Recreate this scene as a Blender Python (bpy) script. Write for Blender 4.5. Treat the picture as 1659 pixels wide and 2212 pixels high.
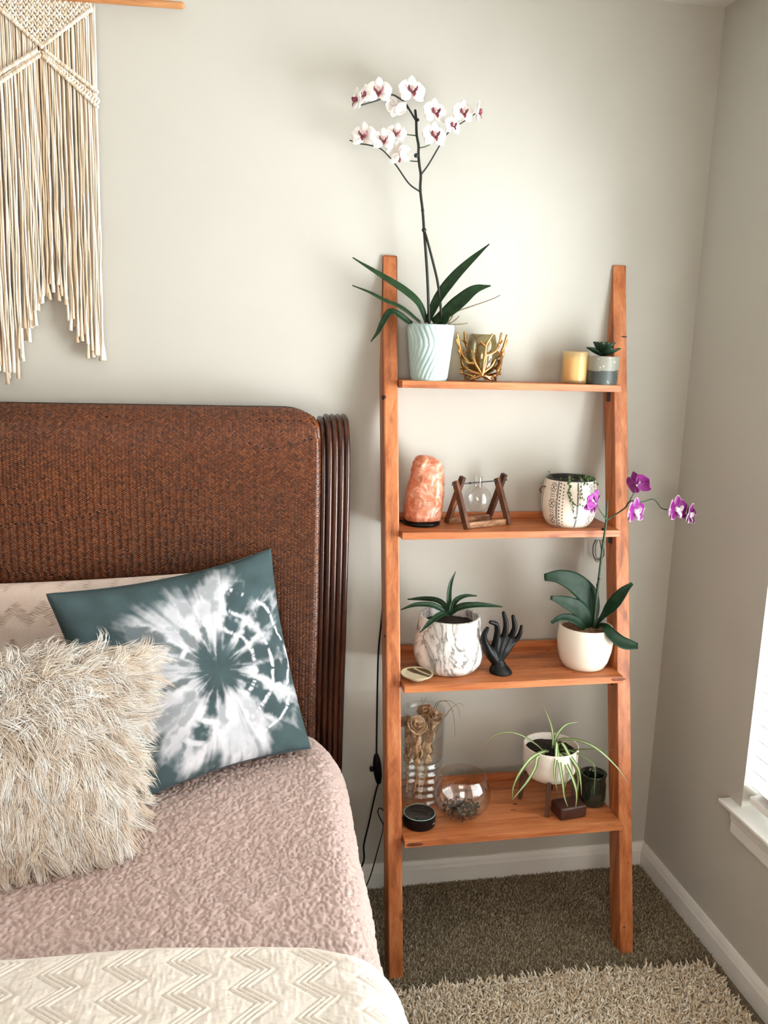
import bpy, bmesh, math, random
import numpy as np
from mathutils import Vector, Matrix

scene = bpy.context.scene
for o in list(bpy.data.objects):
    bpy.data.objects.remove(o, do_unlink=True)
COL = scene.collection
PI = math.pi

# ------------------------------------------------------------------ camera
FPX, CX, CY = 1846.62, 829.5, 1106.0
CAM = np.array([-1.3109, -2.2622, 1.6042])
YAW, PITCH, ROLL = 0.1911, 0.1951, 0.0302
_fw = np.array([math.sin(YAW)*math.cos(PITCH), math.cos(YAW)*math.cos(PITCH), -math.sin(PITCH)])
_r0 = np.array([math.cos(YAW), -math.sin(YAW), 0.0])
_u0 = np.cross(_r0, _fw)
_r = math.cos(ROLL)*_r0 + math.sin(ROLL)*_u0
_u = -math.sin(ROLL)*_r0 + math.cos(ROLL)*_u0
cd = bpy.data.cameras.new('camera')
cd.sensor_fit = 'VERTICAL'
cd.sensor_height = 36.0
cd.lens = FPX/2212*36.0
cd.clip_start = 0.02
cam = bpy.data.objects.new('camera', cd)
COL.objects.link(cam)
cam.matrix_world = Matrix(((_r[0], _u[0], -_fw[0], CAM[0]), (_r[1], _u[1], -_fw[1], CAM[1]),
                           (_r[2], _u[2], -_fw[2], CAM[2]), (0, 0, 0, 1)))
scene.camera = cam

# ------------------------------------------------------------------ world, daylight, exposure
wd = bpy.data.worlds.new('sky')
scene.world = wd
wd.use_nodes = True
wd.node_tree.nodes['Background'].inputs[0].default_value = (0.80, 0.90, 1.0, 1)
wd.node_tree.nodes['Background'].inputs[1].default_value = 1.0

def area(name, loc, rot, sx, sy, power, color):
    l = bpy.data.lights.new(name, 'AREA')
    l.shape = 'RECTANGLE'
    l.size, l.size_y, l.energy, l.color = sx, sy, power, color
    o = bpy.data.objects.new(name, l)
    o.location, o.rotation_euler = loc, rot
    COL.objects.link(o)
    return o
# daylight standing outside the two windows of the room
area('daylight_side_window', (0.62, -1.02, 1.35), (0, math.radians(90), 0), 1.9, 1.5, 190, (0.92, 0.975, 0.99))
area('daylight_rear_window', (-1.75, -4.75, 1.55), (math.radians(90), 0, 0), 1.9, 1.7, 46, (1.0, 0.78, 0.60))
scene.view_settings.view_transform = 'Standard'
scene.view_settings.look = 'None'
scene.view_settings.exposure = 0.97
scene.cycles.transparent_max_bounces = 24
scene.view_settings.gamma = 1.0
scene.view_settings.use_curve_mapping = False

# ------------------------------------------------------------------ helpers
RNG = np.random.default_rng(7)
random.seed(7)

def at(px, py, Y):
    """point of the vertical plane y = Y seen at a photograph pixel"""
    d = _fw + _r*(px-CX)/FPX + _u*(CY-py)/FPX
    return CAM + d*(Y-CAM[1])/d[1]

def onz(px, py, Z):
    d = _fw + _r*(px-CX)/FPX + _u*(CY-py)/FPX
    return CAM + d*(Z-CAM[2])/d[2]

def tag(o, label=None, cat=None, group=None, kind=None):
    if label: o['label'] = label
    if cat: o['category'] = cat
    if group: o['group'] = group
    if kind: o['kind'] = kind
    return o

def thing(name, loc, label=None, cat=None, group=None, kind=None):
    o = bpy.data.objects.new(name, None)
    o.empty_display_size = 0.05
    o.location = loc
    COL.objects.link(o)
    return tag(o, label, cat, group, kind)

def root_loc(o):
    while o.parent is not None:
        o = o.parent
    return np.array(o.location)

def make_mesh(name, V, F, smooth=True):
    V = np.asarray(V, dtype=np.float32)
    me = bpy.data.meshes.new(name)
    if isinstance(F, np.ndarray):
        n = F.shape[1]
        me.vertices.add(len(V)); me.vertices.foreach_set('co', V.ravel())
        me.loops.add(F.size); me.loops.foreach_set('vertex_index', F.astype(np.int32).ravel())
        me.polygons.add(len(F)); me.polygons.foreach_set('loop_start', np.arange(0, F.size, n, dtype=np.int32))
        me.update(calc_edges=True)
    else:
        me.from_pydata(V.tolist(), [], F)
    me.validate()
    if smooth:
        me.polygons.foreach_set('use_smooth', np.ones(len(me.polygons), dtype=bool))
    me.update()
    return me

def obj(name, V, F, mat, parent=None, smooth=True, colors=None, loc=None):
    """one mesh object; V in world space"""
    V = np.asarray(V, dtype=float)
    if parent is not None:
        V = V - root_loc(parent)
    elif loc is not None:
        V = V - np.asarray(loc)
    me = make_mesh(name, V, F, smooth)
    if colors is not None:
        a = me.color_attributes.new('dye', 'FLOAT_COLOR', 'POINT')
        c = np.ones((len(V), 4), dtype=np.float32); c[:, :3] = colors
        a.data.foreach_set('color', c.ravel())
    me.materials.append(mat)
    o = bpy.data.objects.new(name, me)
    COL.objects.link(o)
    if parent is not None: o.parent = parent
    elif loc is not None: o.location = loc
    return o

def inst(name, me, parent, M):
    """child that shares mesh data, M world matrix"""
    o = bpy.data.objects.new(name, me)
    COL.objects.link(o)
    o.parent = parent
    o.matrix_parent_inverse = Matrix.Identity(4)
    P = Matrix.Translation(Vector(root_loc(parent)))
    chain = []
    q = parent
    while q.parent is not None:
        chain.append(q); q = q.parent
    for c in reversed(chain):
        P = P @ c.matrix_local_saved if hasattr(c, 'matrix_local_saved') else P @ c.matrix_basis
    o.matrix_basis = P.inverted() @ M
    return o

class MB:
    """collects pieces of one mesh"""
    def __init__(self): self.V = []; self.F = []; self.n = 0; self.C = []
    def add(self, V, F, col=None):
        V = np.asarray(V, float)
        self.V.append(V)
        for f in (F.tolist() if isinstance(F, np.ndarray) else F):
            self.F.append([i+self.n for i in f])
        self.n += len(V)
        if col is not None:
            self.C.append(np.broadcast_to(np.asarray(col, float), (len(V), 3)))
        return self
    def build(self, name, mat, parent=None, smooth=True, loc=None):
        return obj(name, np.vstack(self.V), self.F, mat, parent, smooth,
                   np.vstack(self.C) if self.C else None, loc)

def grid_faces(nu, nv, wrap_u=False, flip=False):
    """vertices index i*nv+j ; i along u"""
    iu = np.arange(nu if wrap_u else nu-1); jv = np.arange(nv-1)
    I, J = np.meshgrid(iu, jv, indexing='ij')
    I2 = (I+1) % nu
    f = np.stack([I*nv+J, I2*nv+J, I2*nv+J+1, I*nv+J+1], -1).reshape(-1, 4)
    return f[:, ::-1] if flip else f

def lathe(profile, seg=48, center=(0, 0, 0), close=False, twist=None):
    """profile [(r,z)..] from outside bottom to the inside; returns V,F"""
    pr = np.asarray(profile, float)
    a = np.linspace(0, 2*PI, seg, endpoint=False)
    n = len(pr)
    A = a[:, None] + (twist if twist is not None else np.zeros(n))[None, :]
    V = np.stack([pr[None, :, 0]*np.cos(A), pr[None, :, 0]*np.sin(A), np.broadcast_to(pr[None, :, 1], A.shape)], -1).reshape(-1, 3)
    F = grid_faces(seg, n, True)
    return V + np.asarray(center), F

def cat(pts, n=24, closed=False):
    """Catmull-Rom resampling by arc length"""
    P = np.asarray(pts, float)
    if len(P) == 2:
        t = np.linspace(0, 1, n)[:, None]
        return P[0]*(1-t)+P[1]*t
    Q = np.vstack([2*P[0]-P[1], P, 2*P[-1]-P[-2]])
    out = []
    for i in range(1, len(Q)-2):
        t = np.linspace(0, 1, 16, endpoint=False)[:, None]
        a, b, c, d = Q[i-1], Q[i], Q[i+1], Q[i+2]
        out.append(.5*((2*b)+(-a+c)*t+(2*a-5*b+4*c-d)*t**2+(-a+3*b-3*c+d)*t**3))
    out.append(P[-1][None])
    S = np.vstack(out)
    L = np.r_[0, np.cumsum(np.linalg.norm(np.diff(S, axis=0), axis=1))]
    t = np.linspace(0, L[-1], n)
    return np.stack([np.interp(t, L, S[:, k]) for k in range(S.shape[1])], -1)

def frames(P, up=None):
    T = np.gradient(P, axis=0); T /= np.linalg.norm(T, axis=1)[:, None]+1e-12
    N = np.zeros_like(P)
    n = np.array([0, 0, 1.0]) if up is None else np.asarray(up, float)
    if abs(n@T[0]) > .95 and up is None: n = np.array([1.0, 0, 0])
    n = n - (n@T[0])*T[0]; n /= np.linalg.norm(n)
    for i in range(len(P)):
        n = n-(n@T[i])*T[i]; n /= np.linalg.norm(n)+1e-12
        N[i] = n
    B = np.cross(T, N)
    return T, N, B

def tube(P, rad, seg=8, cap=True):
    P = np.asarray(P, float); n = len(P)
    rad = np.broadcast_to(np.asarray(rad, float), (n,))
    T, N, B = frames(P)
    a = np.linspace(0, 2*PI, seg, endpoint=False)
    V = (P[None] + rad[None, :, None]*(np.cos(a)[:, None, None]*N[None] + np.sin(a)[:, None, None]*B[None])).reshape(-1, 3)
    F = grid_faces(seg, n, True).tolist()
    if cap:
        F.append([i*n for i in range(seg)][::-1]); F.append([i*n+n-1 for i in range(seg)])
    return V, F

def round_tube(P, rad, seg=10):
    """tube with hemispherical ends"""
    P = np.asarray(P, float); rad = np.broadcast_to(np.asarray(rad, float), (len(P),)).copy()
    d0 = P[0]-P[1]; d0 /= np.linalg.norm(d0); d1 = P[-1]-P[-2]; d1 /= np.linalg.norm(d1)
    ks = [.35, .7, .92]
    pre = [P[0]+d0*rad[0]*k for k in ks[::-1]]; post = [P[-1]+d1*rad[-1]*k for k in ks]
    rp = [rad[0]*math.sqrt(1-k*k) for k in ks[::-1]]; rq = [rad[-1]*math.sqrt(1-k*k) for k in ks]
    return tube(np.vstack([pre, P, post]), np.r_[rp, rad, rq], seg)

def box(c, s, R=None, bev=0.002, seg=2):
    """bevelled box: centre, full sizes, optional 3x3 rotation (columns = axes)"""
    bm = bmesh.new()
    bmesh.ops.create_cube(bm, size=1.0)
    for v in bm.verts:
        v.co = Vector((v.co.x*s[0], v.co.y*s[1], v.co.z*s[2]))
    if bev > 0:
        bmesh.ops.bevel(bm, geom=bm.edges[:], offset=bev, segments=seg, affect='EDGES', profile=.5)
    bm.verts.index_update()
    V = np.array([v.co[:] for v in bm.verts]); F = [[v.index for v in f.verts] for f in bm.faces]
    bm.free()
    if R is not None: V = V@np.asarray(R).T
    return V+np.asarray(c), F

def bar(A, B, w, h, up=(0, 0, 1), bev=.0015):
    """beam from A to B, w sideways, h along up"""
    A = np.asarray(A, float); B = np.asarray(B, float)
    t = B-A; L = np.linalg.norm(t); t /= L
    u = np.asarray(up, float); u = u-(u@t)*t; u /= np.linalg.norm(u)
    s = np.cross(u, t)
    return box((A+B)/2, (L, w, h), np.stack([t, s, u], 1), bev)

def prism(poly, axis_vec, origin, e1, e2, bev=0.0):
    """extrude a 2-D polygon (in e1,e2 from origin) along axis_vec"""
    bm = bmesh.new()
    o = np.asarray(origin, float); a = np.asarray(axis_vec, float); e1 = np.asarray(e1, float); e2 = np.asarray(e2, float)
    v0 = [bm.verts.new(o+e1*x+e2*y) for x, y in poly]; v1 = [bm.verts.new(o+e1*x+e2*y+a) for x, y in poly]
    n = len(poly)
    bm.faces.new(v0[::-1]); bm.faces.new(v1)
    for i in range(n): bm.faces.new((v0[i], v0[(i+1) % n], v1[(i+1) % n], v1[i]))
    bmesh.ops.recalc_face_normals(bm, faces=bm.faces[:])
    if bev > 0: bmesh.ops.bevel(bm, geom=bm.edges[:], offset=bev, segments=2, affect='EDGES', profile=.5)
    bm.verts.index_update()
    V = np.array([v.co[:] for v in bm.verts]); F = [[v.index for v in f.verts] for f in bm.faces]
    bm.free()
    return V, F

def leaf(path, widths, normal, n=22, m=7, fold=.25, thick=.0016, roll=0.0):
    """solid leaf: path points, half widths along it, normal hint, V-fold; returns V,F,t(across -1..1),s(along)"""
    P = cat(path, n)
    T = np.gradient(P, axis=0); T /= np.linalg.norm(T, axis=1)[:, None]
    nh = np.asarray(normal, float)
    N = nh[None]-(T@nh)[:, None]*T; N /= np.linalg.norm(N, axis=1)[:, None]
    B = np.cross(T, N)
    s = np.linspace(0, 1, n)
    w = np.interp(s, np.linspace(0, 1, len(widths)), widths)
    if len(widths) > 3:
        w = np.convolve(np.r_[w[0], w[0], w, w[-1], w[-1]], [.1, .2, .4, .2, .1], 'valid')
    x = np.linspace(-1, 1, m)
    rr = roll*s
    off = fold*np.abs(x)[None, :]*w[:, None]
    top = P[:, None]+B[:, None]*(x[None, :]*w[:, None])[..., None]+N[:, None]*off[..., None]
    th = thick*(1-np.abs(x)[None, :]**3*.7)
    bot = top-N[:, None]*np.broadcast_to(th, (n, m))[..., None]
    V = np.vstack([top.reshape(-1, 3), bot.reshape(-1, 3)])
    f1 = grid_faces(n, m); f2 = grid_faces(n, m, flip=True)+n*m
    F = f1.tolist()+f2.tolist()
    k = n*m
    for i in range(n-1):
        F.append([i*m, (i)*m+k, (i+1)*m+k, (i+1)*m]); F.append([i*m+m-1, (i+1)*m+m-1, (i+1)*m+m-1+k, i*m+m-1+k])
    F.append([j for j in range(m)]+[j+k for j in range(m)][::-1]); e = (n-1)*m
    F.append([e+j for j in range(m)][::-1]+[e+j+k for j in range(m)])
    tt = np.tile(np.tile(x, n), 2); ss = np.tile(np.repeat(s, m), 2)
    return V, F, tt, ss

def vnoise(P, scale, seed=0):
    """3-D value noise in -1..1"""
    P = np.asarray(P, float)*scale+seed*17.31
    i = np.floor(P).astype(np.int64); f = P-i; f = f*f*(3-2*f)
    def h(a, b, c):
        n = (a*374761393+b*668265263+c*2147483647+seed*144665) & 0xffffffff
        n = ((n ^ (n >> 13))*1274126177) & 0xffffffff
        return ((n ^ (n >> 16)) & 0xffff)/32767.5-1
    r = 0
    for dx in (0, 1):
        for dy in (0, 1):
            for dz in (0, 1):
                w = (f[..., 0] if dx else 1-f[..., 0])*(f[..., 1] if dy else 1-f[..., 1])*(f[..., 2] if dz else 1-f[..., 2])
                r = r+w*h(i[..., 0]+dx, i[..., 1]+dy, i[..., 2]+dz)
    return r

def sstep(a, b, x):
    t = np.clip((x-a)/(b-a), 0, 1); return t*t*(3-2*t)

def evaluated(o):
    """apply an object's modifiers"""
    dg = bpy.context.evaluated_depsgraph_get()
    me = bpy.data.meshes.new_from_object(o.evaluated_get(dg))
    old = o.data
    o.modifiers.clear(); o.data = me
    bpy.data.meshes.remove(old)
    me.polygons.foreach_set('use_smooth', np.ones(len(me.polygons), dtype=bool))
    return o

# ------------------------------------------------------------------ materials
def srgb(r, g, b):
    f = lambda c: (c/255/12.92) if c/255 <= .04045 else ((c/255+.055)/1.055)**2.4
    return (f(r), f(g), f(b), 1)

class NT:
    def __init__(self, name):
        self.m = bpy.data.materials.new(name); self.m.use_nodes = True
        self.t = self.m.node_tree
        self.b = self.t.nodes['Principled BSDF']
    def n(self, typ, **kw):
        x = self.t.nodes.new(typ)
        for k, v in kw.items():
            if k.startswith('i_'):
                key = k[2:]
                x.inputs[int(key) if key.isdigit() else key.replace('_', ' ')].default_value = v
            else: setattr(x, k, v)
        return x
    def l(self, a, b): self.t.links.new(a, b)
    def coord(self, scale=(1, 1, 1), kind='Object', rot=(0, 0, 0)):
        tc = self.n('ShaderNodeTexCoord'); mp = self.n('ShaderNodeMapping')
        mp.inputs['Scale'].default_value = scale; mp.inputs['Rotation'].default_value = rot
        self.l(tc.outputs[kind], mp.inputs['Vector'])
        return mp.outputs['Vector']
    def noise(self, vec, scale, detail=4, rough=.55, dist=0):
        x = self.n('ShaderNodeTexNoise', i_Scale=scale, i_Detail=detail, i_Roughness=rough, i_Distortion=dist)
        self.l(vec, x.inputs['Vector']); return x.outputs['Fac']
    def ramp(self, fac, stops, interp='LINEAR'):
        x = self.n('ShaderNodeValToRGB'); cr = x.color_ramp; cr.interpolation = interp
        while len(cr.elements) < len(stops): cr.elements.new(.5)
        for e, (p, c) in zip(cr.elements, stops): e.position = p; e.color = c
        self.l(fac, x.inputs['Fac']); return x.outputs['Color']
    def mix(self, fac, a, b, mode='MIX'):
        x = self.n('ShaderNodeMix', data_type='RGBA', blend_type=mode)
        for s, v in ((x.inputs[0], fac), (x.inputs[6], a), (x.inputs[7], b)):
            if hasattr(v, 'is_linked') or isinstance(v, bpy.types.NodeSocket): self.l(v, s)
            else: s.default_value = v
        return x.outputs[2]
    def bump(self, h, strength=.3, dist=.002):
        x = self.n('ShaderNodeBump'); x.inputs['Strength'].default_value = strength; x.inputs['Distance'].default_value = dist
        self.l(h, x.inputs['Height']); self.l(x.outputs['Normal'], self.b.inputs['Normal'])
    def base(self, c):
        if isinstance(c, bpy.types.NodeSocket): self.l(c, self.b.inputs['Base Color'])
        else: self.b.inputs['Base Color'].default_value = c
        return self
    def set(self, **kw):
        for k, v in kw.items(): self.b.inputs[k.replace('_', ' ')].default_value = v
        return self

def simple(name, c, rough=.5, noise_amt=.12, scale=60, bump=.0, **kw):
    """plain colour with a little procedural variation"""
    t = NT(name)
    v = t.coord()
    f = t.noise(v, scale, 4)
    d = tuple(x*(1-noise_amt) for x in c[:3])+(1,); e = tuple(min(1, x*(1+noise_amt)) for x in c[:3])+(1,)
    t.base(t.ramp(f, [(.3, d), (.7, e)]))
    if bump: t.bump(f, bump, .001)
    t.set(Roughness=rough, **kw)
    return t.m

def dyed(name, rough=.6, bump=0, scale=300, **kw):
    """colour read from the mesh's own print, with fine grain"""
    t = NT(name)
    a = t.n('ShaderNodeVertexColor'); a.layer_name = 'dye'
    f = t.noise(t.coord(), scale, 3)
    t.base(t.mix(.10, a.outputs['Color'], t.ramp(f, [(.3, (.35, .35, .35, 1)), (.7, (1, 1, 1, 1))]), 'MULTIPLY'))
    if bump: t.bump(f, bump, .0008)
    t.set(Roughness=rough, **kw)
    return t.m

def wood(name, c_dark, c_mid, c_light, axis='x', rough=.45, scale=1.0, knots=True):
    t = NT(name)
    k = {'x': (1.2, 14, 14), 'y': (14, 1.2, 14), 'z': (14, 14, 1.2)}[axis]
    v = t.coord(tuple(q*scale for q in k))
    f1 = t.noise(v, 3.0, 6, .6, .6)
    v2 = t.coord(tuple(q*scale*7 for q in k))
    f2 = t.noise(v2, 3.0, 3, .6)
    col = t.ramp(f1, [(.28, c_dark), (.5, c_mid), (.72, c_light)])
    col = t.mix(.35, col, t.ramp(f2, [(.35, (.55, .5, .45, 1)), (.6, (1, 1, 1, 1))]), 'MULTIPLY')
    if knots:
        vk = t.coord({'x': (4, 11, 11), 'y': (11, 4, 11), 'z': (11, 11, 4)}[axis])
        vo = t.n('ShaderNodeTexVoronoi', i_Scale=1.3); t.l(vk, vo.inputs['Vector'])
        col = t.mix(t.ramp(vo.outputs['Distance'], [(.05, (1, 1, 1, 1)), (.12, (0, 0, 0, 1))]), col, c_dark)
    t.base(col); t.bump(f2, .12, .001)
    t.set(Roughness=rough)
    return t.m

def glass(name, tint=(1, 1, 1, 1), rough=0.0, ior=1.45, haze=0.0, hcol=(.9, .9, .9, 1), facing=.25):
    """thin-walled glass: tinted see-through film with fresnel reflections, optional frosting"""
    t = NT(name)
    out = t.t.nodes['Material Output']
    f = t.noise(t.coord(), 30, 2)
    tc = t.ramp(f, [(.2, tuple(x*.97 for x in tint[:3])+(1,)), (.8, tuple(tint[:3])+(1,))])
    lw = t.n('ShaderNodeLayerWeight', i_Blend=facing)
    edge = t.mix(lw.outputs['Facing'], tc, tuple(x*.88 for x in tint[:3])+(1,))
    tr_ = t.n('ShaderNodeBsdfTransparent'); t.l(edge, tr_.inputs['Color'])
    gl = t.n('ShaderNodeBsdfGlossy'); gl.inputs['Roughness'].default_value = rough; gl.inputs['Color'].default_value = (1, 1, 1, 1)
    l5 = t.n('ShaderNodeLayerWeight', i_Blend=.5)
    pw = t.n('ShaderNodeMath', operation='POWER'); t.l(l5.outputs['Facing'], pw.inputs[0]); pw.inputs[1].default_value = 5.0
    fr = t.n('ShaderNodeMath', operation='MULTIPLY_ADD'); t.l(pw.outputs[0], fr.inputs[0])
    f0 = ((ior-1)/(ior+1))**2; fr.inputs[1].default_value = .7-f0; fr.inputs[2].default_value = f0
    mx = t.n('ShaderNodeMixShader'); t.l(fr.outputs[0], mx.inputs[0]); t.l(tr_.outputs[0], mx.inputs[1]); t.l(gl.outputs[0], mx.inputs[2])
    last = mx.outputs[0]
    if haze > 0:
        df = t.n('ShaderNodeBsdfTranslucent', i_Color=hcol); d2 = t.n('ShaderNodeBsdfDiffuse', i_Color=hcol)
        m0 = t.n('ShaderNodeMixShader', i_0=.5); t.l(df.outputs[0], m0.inputs[1]); t.l(d2.outputs[0], m0.inputs[2])
        m2 = t.n('ShaderNodeMixShader', i_0=haze); t.l(last, m2.inputs[1]); t.l(m0.outputs[0], m2.inputs[2]); last = m2.outputs[0]
    t.l(last, out.inputs['Surface'])
    return t.m

M = {}
def wall_paint(name, c, amt=.03):
    t = NT(name)
    v = t.coord()
    f = t.noise(v, 2.2, 3); g = t.noise(v, 260, 3)
    d = tuple(x*(1-amt) for x in c[:3])+(1,); e = tuple(x*(1+amt) for x in c[:3])+(1,)
    t.base(t.ramp(f, [(.3, d), (.7, e)])); t.bump(g, .10, .0006)
    t.set(Roughness=.75); return t.m
M['wall'] = wall_paint('wall_paint', (.510, .492, .440, 1))
M['ceiling'] = wall_paint('ceiling_paint', (.78, .77, .73, 1))
M['trim'] = simple('white_trim_paint', (.80, .79, .75, 1), .35, .03, 12)
M['blind'] = simple('white_blind_slat', (.88, .88, .86, 1), .4, .02, 12)
M['carpet'] = simple('carpet_backing', srgb(112, 100, 82), .95, .3, 90)
M['wood_x'] = wood('orange_stained_pine_lengthwise', srgb(138, 72, 36), srgb(190, 112, 64), srgb(214, 142, 92), 'x')
M['wood_z'] = wood('orange_stained_pine_upright', srgb(138, 72, 36), srgb(188, 110, 62), srgb(212, 140, 90), 'z')
M['black_metal'] = simple('black_metal', (.008, .008, .009, 1), .4, .2, 40)
M['black_plastic'] = simple('black_plastic', (.004, .004, .005, 1), .35, .2, 60, **{'Specular IOR Level': .22})
# ================================================================== the room
XW, YF, H = -3.9, -4.3, 2.4956
WY0, WY1, WZ0, WZ1 = -0.457, -1.58, 0.457, 1.98      # side window opening
WT = 0.12
def cubes(lst):
    mb = MB()
    for x0, x1, y0, y1, z0, z1 in lst:
        V, F = box(((x0+x1)/2, (y0+y1)/2, (z0+z1)/2), (abs(x1-x0), abs(y1-y0), abs(z1-z0)), bev=0)
        mb.add(V, F)
    return mb
def struct(name, mb, mat, smooth=False, parent=None):
    o = mb.build(name, mat, parent, smooth)
    if parent is None: tag(o, kind='structure')
    return o
FL = cubes([(XW-.1, .1+WT, YF-.1, .1, -.12, 0)])
floor = struct('floor', FL, M['carpet'])
tag(floor, 'brown cut pile carpet covering the bedroom floor')
struct('ceiling', cubes([(XW-.1, .1+WT, YF-.1, .1, H, H+.1)]), M['ceiling'])
struct('wall_back', cubes([(XW-.1, WT, 0, .1, 0, H)]), M['wall'])
struct('wall_left', cubes([(XW-.1, XW, YF, 0, 0, H)]), M['wall'])
struct('wall_right', cubes([(0, WT, WY0, 0, 0, H), (0, WT, YF, WY1, 0, H), (0, WT, WY1, WY0, 0, WZ0-.02), (0, WT, WY1, WY0, WZ1, H)]), M['wall'])
RX0, RX1, RZ0, RZ1 = -2.5, -1.0, .75, 2.1
struct('wall_front', cubes([(XW-.1, RX0, YF-.1, YF, 0, H), (RX1, WT, YF-.1, YF, 0, H), (RX0, RX1, YF-.1, YF, 0, RZ0), (RX0, RX1, YF-.1, YF, RZ1, H)]), M['wall'])

# baseboards with an ogee top
def baseboard(name, A, B, nrm):
    prof = [(0, 0), (.0145, 0), (.0145, .052), (.0125, .058), (.0105, .066), (.0085, .071), (.006, .0765), (0, .077)]
    V, F = prism(prof, np.asarray(B, float)-np.asarray(A, float), A, nrm, (0, 0, 1))
    o = obj(name, V, F, M['trim'], None, False); tag(o, kind='structure'); return o
baseboard('baseboard_back', (XW, 0, 0), (0, 0, 0), (0, -1, 0))
baseboard('baseboard_right', (0, -.0145, 0), (0, YF, 0), (-1, 0, 0))
baseboard('baseboard_left', (XW, YF, 0), (XW, -.0145, 0), (1, 0, 0))

# side window: sill, apron, jamb, sash bars, panes, blind
w1 = thing('window_1', (0.06, (WY0+WY1)/2, WZ0), kind='structure')
V, F = prism([(-.034, 0), (-.034, -.009), (-.027, -.017), (-.015, -.02), (.10, -.02), (.10, 0)], (0, WY1-WY0-.104, 0), (0, WY0+.052, WZ0), (1, 0, 0), (0, 0, 1), .003)
obj('window_sill', V, F, M['trim'], w1, False)
V, F = prism([(-.0005, -.0205), (-.020, -.0205), (-.017, -.04), (-.014, -.045), (-.014, -.075), (-.008, -.085), (-.0005, -.085)], (0, WY1-WY0-.03, 0), (0, WY0+.015, WZ0), (1, 0, 0), (0, 0, 1), 0)
obj('apron', V, F, M['trim'], w1, False)
mb = MB()
for yy in (WY0-.018, WY1+.018, (WY0+WY1)/2):
    mb.add(*box((.098, yy, (WZ0+WZ1)/2), (.03, .036, WZ1-WZ0), bev=.002))
for zz in (WZ0+.03, WZ1-.02, (WZ0+WZ1)/2):
    mb.add(*box((.098, (WY0+WY1)/2, zz), (.03, abs(WY1-WY0), .04), bev=.002))
mb.build('window_frame', M['trim'], w1, False)
M['pane'] = glass('window_glass')
ym = (WY0+WY1)/2; zm = (WZ0+WZ1)/2
for (ya, yb_) in ((WY0-.036, ym+.018), (ym-.018, WY1+.036)):
    for (za, zb_) in ((WZ0+.05, zm-.02), (zm+.02, WZ1-.04)):
        V, F = box((.098, (ya+yb_)/2, (za+zb_)/2), (.003, abs(ya-yb_), zb_-za), bev=0)
        obj('pane', V, F, M['pane'], w1, False)
# rear window behind the camera
w2 = thing('window_2', ((RX0+RX1)/2, YF-.05, RZ0), kind='structure')
mb = MB()
for xx in (RX0+.025, RX1-.025, (RX0+RX1)/2):
    mb.add(*box((xx, YF-.05, (RZ0+RZ1)/2), (.05, .05, RZ1-RZ0), bev=.002))
for zz in (RZ0+.025, RZ1-.025, (RZ0+RZ1)/2):
    mb.add(*box(((RX0+RX1)/2, YF-.05, zz), (RX1-RX0, .05, .05), bev=.002))
mb.build('window_frame', M['trim'], w2, False)
V, F = box(((RX0+RX1)/2, YF+.02, RZ0-.012), (RX1-RX0+.12, .12, .024), bev=.004)
obj('window_sill', V, F, M['trim'], w2, False)

# horizontal blind inside the side window
bl = thing('window_blind', (.035, ym, WZ0+.012), 'white horizontal slat blind hanging in the side window above the sill', 'blind')
ybl0, ybl1 = WY0-.010, WY1+.010
V, F = box((.035, ym, WZ0+.028), (.046, abs(ybl1-ybl0), .020), bev=.004)
obj('bottom_rail', V, F, M['blind'], bl, False)
V, F = box((.035, ym, WZ1-.026), (.05, abs(ybl1-ybl0), .045), bev=.003)
obj('headrail', V, F, M['blind'], bl, False)
tilt = math.radians(-30)
c, s = math.cos(tilt), math.sin(tilt)
Rm = np.array([[c, 0, -s], [0, 1, 0], [s, 0, c]])
V0, F0 = box((0, 0, 0), (.050, abs(ybl1-ybl0), .0028), Rm, .0008, 1)
sl = make_mesh('slat', V0, F0, False); sl.materials.append(M['blind'])
z = WZ0+.052
while z < WZ1-.06:
    inst('slat', sl, bl, Matrix.Translation((.035, ym, z))); z += .043
for yy in (ybl0-.16, ybl1+.16, ym):
    V, F = tube([(.0095, yy, WZ0+.03), (.0095, yy, WZ1-.03)], .0009, 6)
    obj('ladder_cord', V, F, M['blind'], bl)

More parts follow.
